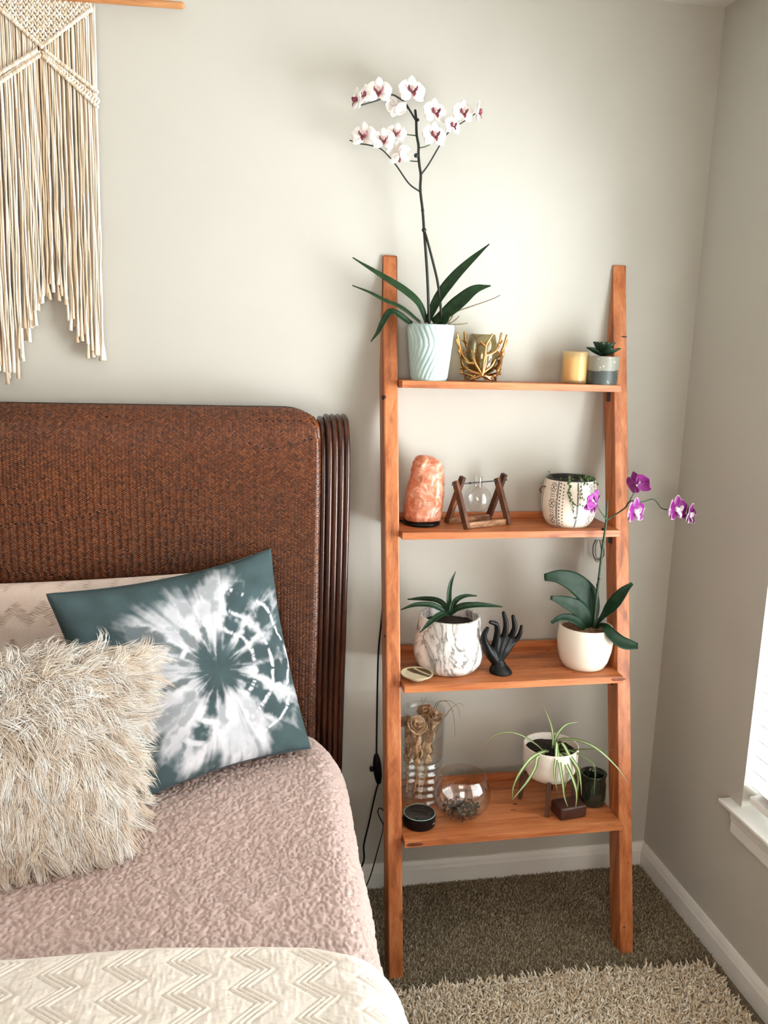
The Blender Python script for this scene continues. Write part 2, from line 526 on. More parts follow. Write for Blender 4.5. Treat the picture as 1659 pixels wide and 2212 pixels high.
# carpet pile near the ladder
def tufts(x0, x1, y0, y1, z, step, hgt, wid, lean, colors, name, mat, parent, jitter=.8, blunt=.55, mask=None):
    xs = np.arange(x0, x1, step); ys = np.arange(y0, y1, step)
    X, Y = np.meshgrid(xs, ys); X = X.ravel(); Y = Y.ravel()
    n = len(X)
    X = X+(RNG.random(n)-.5)*step*jitter*2; Y = Y+(RNG.random(n)-.5)*step*jitter*2
    if mask is not None:
        k = mask(X, Y); X = X[k]; Y = Y[k]; n = len(X)
    a = RNG.random(n)*2*PI; hh = hgt*(.6+.6*RNG.random(n)); ww = wid*(.7+.6*RNG.random(n))
    la = RNG.random(n)*2*PI; ll = lean*RNG.random(n)*hh
    base = np.stack([X, Y, np.full(n, z)], -1)
    ax = np.stack([np.cos(a), np.sin(a), 0*a], -1)*ww[:, None]
    bx_ = np.stack([-np.sin(a), np.cos(a), 0*a], -1)*ww[:, None]
    dl = np.stack([np.cos(la)*ll, np.sin(la)*ll, 0*la], -1)
    up = np.stack([0*a, 0*a, hh], -1)
    ring = [base+ax, base-ax*.5+bx_*.87, base-ax*.5-bx_*.87]
    mid = [p+dl*blunt**1.5+up*blunt for p in ring]
    top = base+dl+up
    V = np.stack(ring+mid+[top], 1).reshape(-1, 3)
    f = []
    for i in range(3):
        j = (i+1) % 3
        f += [[i, j, j+3], [i, j+3, i+3], [i+3, j+3, 6]]
    F = (np.arange(n)[:, None, None]*7+np.array(f)[None]).reshape(-1, 3)
    cidx = RNG.integers(0, len(colors), n)
    Cc = np.repeat(np.array(colors)[cidx][:, :3], 7, axis=0)
    o = obj(name, V, F, mat, parent, True, Cc)
    tag(o, kind='stuff'); return o
M['pile'] = dyed('carpet_fibre', .95)
tufts(-1.12, -.016, -.50, -.016, 0.0, .0042, .0085, .0017, .9, [srgb(168, 152, 126), srgb(146, 132, 108), srgb(128, 114, 92), srgb(184, 170, 144), srgb(154, 138, 110)],
      'carpet_pile', M['pile'], floor)

# shag rug
M['shag'] = dyed('cream_shag_yarn', .9)
M['rug_back'] = simple('rug_backing', srgb(196, 180, 156), .95, .2, 60)
rug = thing('shag_rug', (-.57, -1.5, 0), 'cream shag rug on the carpet in front of the ladder shelf', 'rug')
V, F = prism([(-1.07, -2.5), (-.075, -2.5), (-.075, -.49), (-.9, -.462), (-1.07, -.465)], (0, 0, .012), (0, 0, .001), (1, 0, 0), (0, 1, 0), .002)
obj('backing', V, F, M['rug_back'], rug, False)
edge = lambda X: np.interp(X, [-1.9, -.9, -.41, -.075], [-.466, -.458, -.458, -.486])
cr = [srgb(240, 228, 208), srgb(232, 216, 192), srgb(246, 238, 224), srgb(222, 202, 174), srgb(214, 192, 162)]
tufts(-1.065, -.062, -.92, -.45, .010, .0046, .021, .0026, 1.5, cr, 'shag_pile', M['shag'], rug, blunt=.82, mask=lambda X, Y: Y < edge(X)+.004)
tufts(-1.065, -.062, -2.48, -.92, .010, .012, .021, .0062, 1.4, cr, 'shag_pile', M['shag'], rug, blunt=.8)

# ================================================================== ladder shelf
XL, XR, RW, YB, DR = -0.8982, -0.2605, 0.038, -0.3876, 0.0624
SL = 0.3386/1.6
yfront = lambda z: YB+SL*z
lad = thing('ladder_shelf', (-.56, -.2, 0), 'orange stained pine ladder shelf leaning against the wall beside the bed', 'shelf')
for x, zt, bv in ((XL, 1.8268, .004), (XR, 1.8306, .0022)):
    zc = (-.0025-DR-YB)/SL
    poly = [(yfront(0), 0.0), (yfront(0)+DR, 0.0), (-.0025, zc), (-.0025, zt), (yfront(zt)-.004, zt)]
    V, F = prism(poly, (RW, 0, 0), (x, 0, 0), (0, 1, 0), (0, 0, 1), bv)
    obj('rail', V, F, M['wood_z'], lad, False)
SZ = [1.5125, 1.1311, .7509, .3604]
SYF = [-.118, -.1822, -.2698, -.3398]
SYB = [-.004, -.004, -.016, -.055]
TH = .0185
for z, y0, y1 in zip(SZ, SYF, SYB):
    poly = [(y0, -TH), (y0, 0), (y1, 0), (y1, -TH)]
    V, F = prism(poly, (XR-XL-RW-.002, 0, 0), (XL+RW+.001, 0, z), (0, 1, 0), (0, 0, 1), .0012)
    sh = obj('shelf', V, F, M['wood_x'], lad, False)
    if z < 1.2:
        V, F = box(((XL+RW+XR)/2, y1-.006, z+.009), (XR-XL-RW-.004, .012, .018), bev=.001)
        obj('back_lip', V, F, M['wood_x'], sh, False)
    for sx, xx in ((1, XL+RW), (-1, XR)):
        yc = yfront(z)+.022
        mb = MB()
        mb.add(*box((xx+sx*.0022, yc, z-TH-.015), (.003, .016, .030), bev=.0006))
        mb.add(*box((xx+sx*.012, yc, z-TH-.0016), (.022, .016, .003), bev=.0006))
        mb.build('bracket', M['black_metal'], lad, False)
M['knot'] = simple('dark_pine_knot', srgb(40, 20, 12), .6, .3, 90)
M['knot_soft'] = simple('brown_pine_knot', srgb(120, 62, 36), .6, .35, 120)
def knot(p, r, sq=(1, 1, 1), soft=False):
    a = np.linspace(0, 2*PI, 14, endpoint=False)
    pr = [(0.0, -.6), (.7, -.5), (1, 0), (.7, .5), (0, .6)]
    V, F = lathe([(q*r, w_*r) for q, w_ in pr], 14)
    V = V*np.asarray(sq)+np.asarray(p)
    o = obj('knot', V, F, M['knot_soft' if soft else 'knot'], lad)
    return o
knot((XL+.003, yfront(1.466)+.004, 1.466), .0085, (1, 1.0, 1.3))
knot((XL, yfront(.86)+.012, .86), .005, (.4, 1, 1.4))
knot((XR+.022, yfront(1.54), 1.64), .0045, (2.0, .25, .7))
for px, py in ((1185, 1405), (1176, 1440), (1225, 1447), (1240, 1452), (1212, 1428)):
    q = onz(px, py, SZ[2]); knot((q[0], q[1], q[2]), .0035, (1.4, .7, .1), True)
for px, py in ((1113, 1737), (1110, 1750)):
    q = onz(px, py, SZ[3]); knot((q[0], q[1], q[2]), .006, (1.3, .8, .06), True)
q = onz(895, 1822, SZ[3]-.009); knot((q[0], SYF[3], SZ[3]-.010), .012, (1.9, .05, .72), True)
q = at(1336, 1470, SYF[2]); knot((q[0], SYF[2], SZ[2]-.007), .011, (2.0, .05, .72), True)
for px, py, r in ((1341, 656, .002), (1342, 694, .0025), (1346, 780, .003), (1352, 1160, .003), (1356, 1660, .003), (1348, 2003, .003), (1356, 1865, .0025)):
    q = at(px, py, -.2); z = q[2]
    for _ in range(4):
        q = at(px, py, yfront(z)); z = q[2]
    knot((q[0], q[1], q[2]), r, (1, .3, 1.3))
# ================================================================== bed frame with woven headboard
M['weave'] = None
t = NT('woven_rattan'); a = t.n('ShaderNodeVertexColor'); a.layer_name = 'dye'
f = t.noise(t.coord((60, 60, 60)), 3, 4)
t.base(t.mix(.4, a.outputs['Color'], t.ramp(f, [(.3, (.35, .3, .25, 1)), (.7, (1, 1, 1, 1))]), 'MULTIPLY'))
t.set(Roughness=.24); M['weave'] = t.m
M['rattan_base'] = simple('dark_rattan_ground', srgb(46, 22, 10), .6, .3, 80)
M['cane'] = wood('dark_brown_cane', srgb(34, 15, 8), srgb(60, 29, 16), srgb(84, 44, 24), 'z', .25, 1.0, False)
bed = thing('bed_frame', (-1.83, -1.2, 0), 'dark brown woven rattan headboard and bed frame with fluted cane posts', 'bed frame')
# headboard profile (y,z), rolls back to the wall at the top
PROF = cat([(-.118, .30), (-.135, .60), (-.152, .90), (-.160, 1.12), (-.160, 1.28), (-.150, 1.365), (-.126, 1.415), (-.092, 1.436), (-.058, 1.432)], 140)
PL = np.r_[0, np.cumsum(np.linalg.norm(np.diff(PROF, axis=0), axis=1))]
HX1 = -1.064; HX0 = -2.596; HLEN = PL[-1]
def hb(x, s):
    """headboard surface point and normal: x across, s arc length up the profile; rounded sides"""
    s = np.clip(s, 0, HLEN)
    y = np.interp(s, PL, PROF[:, 0]); z = np.interp(s, PL, PROF[:, 1])
    ty = np.gradient(PROF[:, 0], PL); tz = np.gradient(PROF[:, 1], PL)
    dy = np.interp(s, PL, ty); dz = np.interp(s, PL, tz)
    ln = np.hypot(dy, dz); ny = -dz/ln; nz = dy/ln
    e = np.minimum(HX1-x, x-HX0); R_ = .022
    d = np.clip(R_-e, 0, R_); drop = R_-np.sqrt(np.maximum(R_**2-d**2, 0))
    # the top corner is rounded in elevation
    ez = np.clip((s-(HLEN-.16))/.16, 0, 1); cor = np.clip((.085-e)/.085, 0, 1)
    drop2 = .04*(cor**2)*(ez**1.0)
    P = np.stack([x, y-ny*drop, z-nz*drop-drop2], -1)
    nx = np.where(e < R_, np.sign(x-(HX0+HX1)/2)*d/R_, 0.0); q = np.sqrt(np.maximum(1-nx**2, 0))
    return P, np.stack([nx, ny*q, nz*q], -1)
nx_, ns_ = 160, 60
xs = HX0+(HX1-HX0)*(.5-.5*np.cos(np.linspace(0, PI, nx_))); ss = np.linspace(0, HLEN, ns_)
X, S = np.meshgrid(xs, ss, indexing='ij')
P, N = hb(X.ravel(), S.ravel())
Vf = P-N*.0022
Vb = P.copy(); Vb[:, 1] = np.maximum(Vb[:, 1]+.05, -.03); Vb[:, 1] = np.minimum(Vb[:, 1], -.012)
k = len(Vf)
F = grid_faces(nx_, ns_).tolist()+(grid_faces(nx_, ns_, flip=True)+k).tolist()
for i in range(nx_-1):
    F.append([i*ns_, i*ns_+k, (i+1)*ns_+k, (i+1)*ns_]); e = ns_-1
    F.append([i*ns_+e, (i+1)*ns_+e, (i+1)*ns_+e+k, i*ns_+e+k])
for j in range(ns_-1):
    F.append([j, j+1, j+1+k, j+k]); e = (nx_-1)*ns_
    F.append([e+j, e+j+k, e+j+1+k, e+j+1])
panel = obj('headboard_panel', np.vstack([Vf, Vb]), F, M['rattan_base'], bed)
# herringbone strands, each a small arched strip
cw, pitch, sl_ = .0084, .0047, .62
cols = int((HX1-HX0)/cw); rows = int((HLEN-.22)/pitch)
I, J = np.meshgrid(np.arange(cols), np.arange(rows), indexing='ij'); I = I.ravel(); J = J.ravel()
n = len(I)
xc = HX0+(I+.5)*cw; sc = .22+(J+.5)*pitch+(RNG.random(n)-.5)*.0012
# direction of the slant flips by column; patches of the field shift the pattern
ph = np.floor(2.2*vnoise(np.stack([xc, sc, 0*xc], -1), 5.0, 3)+.5).astype(int)
sg = np.where((I+ph) % 2 == 0, 1.0, -1.0)
tones = np.array([srgb(108, 56, 26), srgb(94, 48, 22), srgb(120, 66, 32), srgb(82, 41, 19), srgb(102, 52, 24)])[:, :3]
tc = tones[RNG.integers(0, 5, n)]*(1+.30*vnoise(np.stack([xc, sc, 0*xc], -1), 4.0, 5))[:, None]
uu = np.array([-1, 0, 1.0]); vv = np.array([-1, 0, 1.0])
ang = sg*sl_
hl, hw = cw*.62, pitch*.43
Vs = []
for iu in uu:
    for iv in vv:
        dx = iu*hl; dsv = np.tan(ang)*dx+iv*hw
        arch = .0030*(1-.80*iu**2)*(1-.60*iv**2)+.0006*RNG.random(n)
        P, N = hb(xc+dx*np.ones(n), sc+dsv)
        Vs.append(P+N*(arch-.0012)[:, None])
Vs = np.stack(Vs, 1).reshape(-1, 3)
q = []
for a_ in range(2):
    for b_ in range(2): q.append([a_*3+b_, a_*3+b_+3, a_*3+b_+4, a_*3+b_+1])
Fs = (np.arange(n)[:, None, None]*9+np.array(q)[None]).reshape(-1, 4)
wv = obj('rattan_weave', Vs, Fs, M['weave'], panel, True, np.repeat(tc, 9, axis=0)); tag(wv, kind='stuff')
# fluted posts of five canes each side
for side in (1, -1):
    for i in range(5):
        x = -1.059+.0152*i if side > 0 else -2.601-.0152*i
        pr = [(y+.020+(.004 if i in (0, 4) else 0), z-.022-.006*(i == 0)) for y, z in PROF[::6]]
        pts = [(x, pr[0][0], .02)]+[(x, a_, b_) for a_, b_ in pr]
        V, F = round_tube(cat(pts, 60), .0086, 12)
        obj('cane', V, F, M['cane'], bed)
    V, F = box(((-1.059+.0304) if side > 0 else -2.601-.0304, -.085, .62), (.072, .03, 1.2), bev=.004)
    obj('post', V, F, M['cane'], bed)
    xx = -1.12 if side > 0 else -2.54
    V, F = box((xx, -1.17, .24), (.03, 2.06, .14), bev=.004); obj('side_rail', V, F, M['cane'], bed)
    V, F = box((xx, -2.20, .155), (.07, .07, .31), bev=.004); obj('leg', V, F, M['cane'], bed)
V, F = box((-1.83, -2.20, .24), (1.4, .03, .14), bev=.004); obj('foot_rail', V, F, M['cane'], bed)

# ================================================================== mattress, comforter, quilt
M['ticking'] = simple('mattress_ticking', srgb(226, 222, 214), .8, .05, 40)
V, F = box((-1.83, -1.19, .45), (1.50, 2.0, .27), bev=.05, seg=4)
o = obj('mattress', V, F, M['ticking'], None, True, loc=(-1.83, -1.19, .315))
tag(o, 'thick off white mattress hidden beneath the pink comforter', 'mattress')

ZT = .628
def xedge(y):
    b = np.clip((y+.47)/.27, 0, 1.2)
    return -1.030+.032*(y+.45)-.062*b**2
def bedsurf(u, y, off=0.0):
    """u: arc length measured inward(-)/down(+) from the top of the right edge"""
    R_ = .075
    xe = xedge(y)
    # back end also rolls down behind the pillows
    bk = np.clip((y+.275)/.085, 0, 1); zt = ZT-.075*(1-np.sqrt(np.maximum(1-bk**2, 0)))
    q = R_*PI/2
    th = np.clip(u/q, 0, 1)*PI/2
    x = np.where(u < 0, xe-R_+u, xe-R_+R_*np.sin(th))
    z = np.where(u < 0, zt, zt-R_+R_*np.cos(th)-np.maximum(u-q, 0))
    x = x+.05*np.clip((u-q)/.35, 0, 1)**1.5*.6
    nx = np.where(u < 0, 0, np.sin(th)); nz = np.where(u < 0, 1, np.cos(th))
    P = np.stack([x, y, z], -1); Nn = np.stack([nx, 0*nx, nz], -1)
    # soft puffiness
    lump = .007*vnoise(P, 4.5, 11)+.002*vnoise(P, 11, 12)
    return P+Nn*(off+lump)[..., None], Nn
def fftnoise(shape, lx, ly, step, seed):
    r = np.random.default_rng(seed); a = r.standard_normal(shape)
    kx = np.fft.fftfreq(shape[0], step)*2*PI; ky = np.fft.fftfreq(shape[1], step)*2*PI
    K = np.exp(-.5*((kx[:, None]*lx)**2+(ky[None, :]*ly)**2))
    b = np.real(np.fft.ifft2(np.fft.fft2(a)*K)); return b/b.std()
def sheet(name, us, ys, hfun, off, mat, parent=None, loc=None, thick=.006):
    U, Y = np.meshgrid(us, ys, indexing='ij')
    h = hfun(U, Y)
    P, Nn = bedsurf(U.ravel(), Y.ravel(), off+h.ravel())
    Pb = P-Nn*thick
    nu, nv = len(us), len(ys); k = nu*nv
    F = grid_faces(nu, nv)
    V = np.vstack([P, Pb])
    Fb = grid_faces(nu, nv, flip=True)+k
    rim = []
    for i in range(nu-1):
        rim.append([i*nv, i*nv+k, (i+1)*nv+k, (i+1)*nv]); e = nv-1
        rim.append([i*nv+e, (i+1)*nv+e, (i+1)*nv+e+k, i*nv+e+k])
    for j in range(nv-1):
        rim.append([j, j+1, j+1+k, j+k]); e = (nu-1)*nv
        rim.append([e+j, e+j+k, e+j+1+k, e+j+1])
    return obj(name, V, np.vstack([F, Fb, np.array(rim)]), mat, parent, True, loc=loc)
STEP = .0026
us = np.r_[np.linspace(-1.40, -.95, 60), np.arange(-.945, .16, STEP), np.linspace(.165, .42, 60)]
ys = np.r_[np.linspace(-2.15, -1.32, 90), np.arange(-1.315, -.188, STEP)]
nz_ = fftnoise((len(us), len(ys)), .0025, .0038, STEP, 4); nz2 = fftnoise((len(us), len(ys)), .006, .006, STEP, 5)
def hcomf(U, Y):
    # puckered seersucker: rounded puffs parted by sharp little valleys
    r = np.abs(nz_)
    h = .0044*np.tanh(1.5*r)+.0005*nz2
    return h
t = NT('pink_puckered_cotton')
f = t.noise(t.coord(), 160, 3)
t.base(t.ramp(f, [(.3, srgb(188, 161, 152)), (.7, srgb(206, 183, 175))])); t.bump(f, .25, .001)
t.set(Roughness=.9); t.b.inputs['Sheen Weight'].default_value = .2
M['comforter'] = t.m
co = sheet('comforter', us, ys, hcomf, .0, M['comforter'], loc=(-1.83, -1.19, .60))
tag(co, 'dusty pink puckered comforter spread over the bed', 'comforter')

STEP = .0019
us = np.r_[np.linspace(-1.40, -.90, 60), np.arange(-.895, .20, STEP), np.linspace(.205, .40, 40)]
vq = np.arange(0, .36, STEP); vq = np.r_[vq, np.linspace(.365, 1.1, 90)]
def qedge(u):
    return np.interp(u, [-1.4, -.62, -.30, -.12, -.05, .03, .12, .40], [-1.000, -1.004, -1.022, -1.040, -1.052, -1.085, -1.14, -1.25])
U, Vq = np.meshgrid(us, vq, indexing='ij')
Yq = qedge(U)-Vq
qn = fftnoise(U.shape, .0016, .006, STEP, 9); qn2 = fftnoise(U.shape, .006, .0018, STEP, 10); qn3 = fftnoise(U.shape, .01, .01, STEP, 12)
PERX, PERY, AMP = .096, .068, .020
def tri(x): return 2*np.abs(2*(x-np.floor(x+.5)))-1
zz = AMP*tri(Yq/PERY)
lx = (U+zz)/PERX
fr = (lx-np.floor(lx)-.5)*PERX
inb = np.abs(fr) < .0165
st = np.abs(((fr+.0165)/.0110) % 1.0-.5)*2           # 0 at the puff centre, 1 on the stitch line
hq = np.where(inb, .0036*(1-st**2.2), .0040*np.cos(np.clip((np.abs(fr)-.0165)/(PERX/2-.0165), 0, 1)*PI/2-PI/2*0)**0+.0)
out = np.clip((np.abs(fr)-.0165)/.01, 0, 1)
hq = np.where(inb, .0036*(1-st**2.0)+.0001*qn, .0034*np.sqrt(out)+.0004*qn*out+.0004*qn2*out+.0003*qn3)
hem = sstep(.0, .012, Vq)
hq = hq*hem+.003*(1-hem)
P, Nn = bedsurf(U.ravel(), Yq.ravel(), .0155+hq.ravel())
Pb = P-Nn*.010
nu, nv = U.shape; k = nu*nv
rim = []
for i in range(nu-1):
    rim.append([i*nv, (i+1)*nv, (i+1)*nv+k, i*nv+k])
rim = np.array(rim)
t = NT('white_quilted_cotton'); f = t.noise(t.coord(), 420, 2)
t.base(t.ramp(f, [(.3, srgb(230, 219, 207)), (.7, srgb(242, 234, 225))])); t.bump(f, .2, .0006); t.set(Roughness=.9)
M['quilt'] = t.m
qo = obj('quilt', np.vstack([P, Pb]), np.vstack([grid_faces(nu, nv, flip=True), grid_faces(nu, nv)+k, rim]), M['quilt'], None, True, loc=(-1.83, -1.6, .64))
tag(qo, 'white quilt with zigzag stitching folded across the foot of the bed', 'quilt')

# ================================================================== pillows
def cushion(corn, T, n=90, kx=.07, ky=.07, power=.42, wrinkle=.004, seed=1):
    """closed cushion from four corners BL,BR,TR,TL; returns V,F,(u,v)"""
    BL, BR, TR, TL = [np.asarray(q, float) for q in corn]
    g = np.linspace(-1, 1, n); g = np.sin(g*PI/2*.98)/math.sin(PI/2*.98)
    U, Vv = np.meshgrid(g, g, indexing='ij')
    u = U*(1-kx*(1-Vv**2)); v = Vv*(1-ky*(1-U**2))
    a, b = (u+1)/2, (v+1)/2
    P = ((1-a)*(1-b))[..., None]*BL+(a*(1-b))[..., None]*BR+(a*b)[..., None]*TR+((1-a)*b)[..., None]*TL
    Nn = np.cross(BR-BL, TL-BL); Nn /= np.linalg.norm(Nn)
    w = ((1-U**2)*(1-Vv**2))
    th = T*w**power
    wr = wrinkle*vnoise(P, 9, seed)*(w**.3)+wrinkle*.6*vnoise(P, 22, seed+1)*(w**.3)*(1-w*.6)
    A = P+Nn*(th+wr+.0025)[..., None]; B_ = P-Nn*(th*.9+.0025)[..., None]
    k = n*n
    F = grid_faces(n, n).tolist()+(grid_faces(n, n, flip=True)+k).tolist()
    e = n-1
    for i in range(e):
        F += [[i*n, i*n+k, (i+1)*n+k, (i+1)*n], [i*n+e, (i+1)*n+e, (i+1)*n+e+k, i*n+e+k], [i, i+1, i+1+k, i+k], [e*n+i, e*n+i+k, e*n+i+1+k, e*n+i+1]]
    return np.vstack([A.reshape(-1, 3), B_.reshape(-1, 3)]), F, np.tile(U.ravel(), 2), np.tile(Vv.ravel(), 2), Nn

# quilted sham at the back
V, F, u, v, Nn = cushion([(-1.99, -.315, .64), (-1.26, -.315, .64), (-1.235, -.225, 1.058), (-1.95, -.225, 1.030)], .058, 240, .03, .03, .35, .012, 5)
px_ = u*.36; py_ = v*.2
zz = .016*tri(px_/.06)
fr = ((py_+zz)/.085) % 1.0
fr = (fr-.5)*.085
st = np.where(np.abs(fr) < .014, np.abs(((fr+.014)/.007) % 1-.5)*2, .0)
V = V-Nn*(.006*st**2)[:, None]
M['sham'] = simple('pale_pink_quilted_sham', srgb(228, 208, 196), .9, .06, 260, .2)
o = obj('sham_pillow', V, F, M['sham'], None, True, loc=(-1.6, -.33, .64))
tag(o, 'pale pink quilted pillow sham leaning on the woven headboard', 'pillow')

# tie-dye cushion
corn = [(-1.535, -.585, .640), (-1.108, -.372, .650), (-1.195, -.205, 1.098), (-1.672, -.440, 1.066)]
V, F, u, v, Nn = cushion(corn, .062, 320, .065, .085, .45, .007, 21)
u0, v0 = .13, -.03
du, dv = u-u0, v-v0
w1_ = np.stack([u, v, 0*u], -1)
wa = .10*vnoise(w1_, 3.0, 31)+.05*vnoise(w1_, 9.0, 32)
blot = vnoise(w1_, 7.0, 35); fine = vnoise(w1_, 22.0, 36); vf = vnoise(w1_, 55.0, 37)
r = np.hypot(du, dv)*(1+.05*vnoise(w1_, 4.0, 30)); th = np.degrees(np.arctan2(dv, du))
pol = np.stack([np.cos(np.radians(th))*3.2, np.sin(np.radians(th))*3.2, .6*r], -1)
ray1 = vnoise(pol, 1.6, 33); ray2 = vnoise(pol, 4.5, 34); ray3 = vnoise(pol, 11.0, 39)
slate = np.zeros_like(r)
slate = np.maximum(slate, 1-sstep(.17, .40, r+.10*ray1+.09*ray2+.05*ray3+.04*fine))
outr = np.interp(th, [-180, -140, -110, -80, -55, -30, 0, 40, 70, 100, 130, 180], [.86, .86, .93, .95, .93, .90, .86, .86, .84, .80, .84, .86])
slate = np.maximum(slate, sstep(-.16, .14, r-outr+.13*ray1+.11*ray2+.06*ray3+.05*blot+.04*fine))
def wedge(c, hw, r0, r1, k=1.0, soft=.55):
    d = np.abs((th-c+180) % 360-180)+(4.0*blot+3.0*fine+1.2*vf)*np.clip(r/.5, .4, 1.2)
    return k*(1-sstep(hw*(1-soft), hw*(1+soft), d))*sstep(r0-.04, r0+.05, r+.03*fine)*(1-sstep(r1-.10, r1+.10, r+.05*ray2+.05*fine))
for args in ((57, 9, .2, .95), (33, 6, .2, .58), (30, 10, .62, .9), (8, 11, .2, 1.0), (-14, 8, .40, 1.0), (-42, 9, .3, .95), (-33, 6, .2, .55), (-112, 7, .2, .50), (-118, 8, .52, .74), (-127, 6, .70, 1.0, .8), (-150, 7, .3, .80, .6),
             (-175, 5, .25, .78, .85), (155, 6, .25, .7, .75), (140, 6, .2, .95, .85), (118, 5, .25, .62, .75), (95, 4, .22, .52, .85), (80, 6, .55, .95, .5), (104, 6, .6, .95, .5), (-62, 6, .3, .7, .35), (-95, 4, .3, .55, .5), (-78, 5, .55, .9, .3), (-138, 4, .35, .9, .5), (170, 5, .5, .9, .4)):
    slate = np.maximum(slate, wedge(*args))
haze = .26*sstep(-.3, .7, blot+.5*ray1)+.26*sstep(.1, .8, ray2+.5*ray3)*sstep(.2, .5, r)+.06*fine
slate = np.clip(np.maximum(slate, haze), 0, 1)
ringm = sstep(-74, -60, th)*(1-sstep(62, 76, th))
dash = sstep(-.45, -.1, vnoise(pol, 9.0, 38)+.3*fine)
for rr, wd_ in ((.40, .020), (.61, .018), (.83, .017)):
    band = (1-sstep(wd_*.4, wd_*1.5, np.abs(r-rr+.02*ray1+.012*fine)))*ringm*dash
    slate = slate*(1-.9*band)
for c_, rr in ((-112, .51), (-120, .73), (140, .36), (150, .52)):
    d = np.abs((th-c_+180) % 360-180)
    slate = slate*(1-.85*(1-sstep(5, 12, d))*(1-sstep(.012, .035, np.abs(r-rr))))
cs = np.array(srgb(55, 74, 77))[:3]; cw_ = np.array(srgb(206, 205, 210))[:3]
cs2 = cs[None]*(1+.25*blot+.12*ray1+.06*vf)[:, None]
colr = cw_[None]*(1-slate)[:, None]+cs2*slate[:, None]
M['tiedye'] = dyed('slate_tie_dye_cotton', .85, .25, 700)
M['piping'] = simple('slate_seam', srgb(52, 68, 73), .85, .1, 200)
td = thing('tie_dye_cushion', tuple(np.mean(corn[:2], axis=0)), 'slate grey and white tie dye square cushion with a dark burst centre', 'cushion')
obj('cover', V, F, M['tiedye'], td, True, colr)
BL, BR, TR, TL = [np.asarray(q, float) for q in corn]
mb = MB()
g = np.linspace(-1, 1, 40)
def mapuv(U, W):
    uu = U*(1-.065*(1-W**2)); vv_ = W*(1-.085*(1-U**2)); a, b = (uu+1)/2, (vv_+1)/2
    return ((1-a)*(1-b))[..., None]*BL+(a*(1-b))[..., None]*BR+(a*b)[..., None]*TR+((1-a)*b)[..., None]*TL
loop = np.vstack([mapuv(g, -np.ones(40)), mapuv(np.ones(39), g[1:]), mapuv(g[::-1][1:], np.ones(39)), mapuv(-np.ones(38), g[::-1][1:-1])])
V, F = tube(np.vstack([loop, loop[:1]]), .0032, 6, False)
obj('seam', V, F, M['piping'], td)

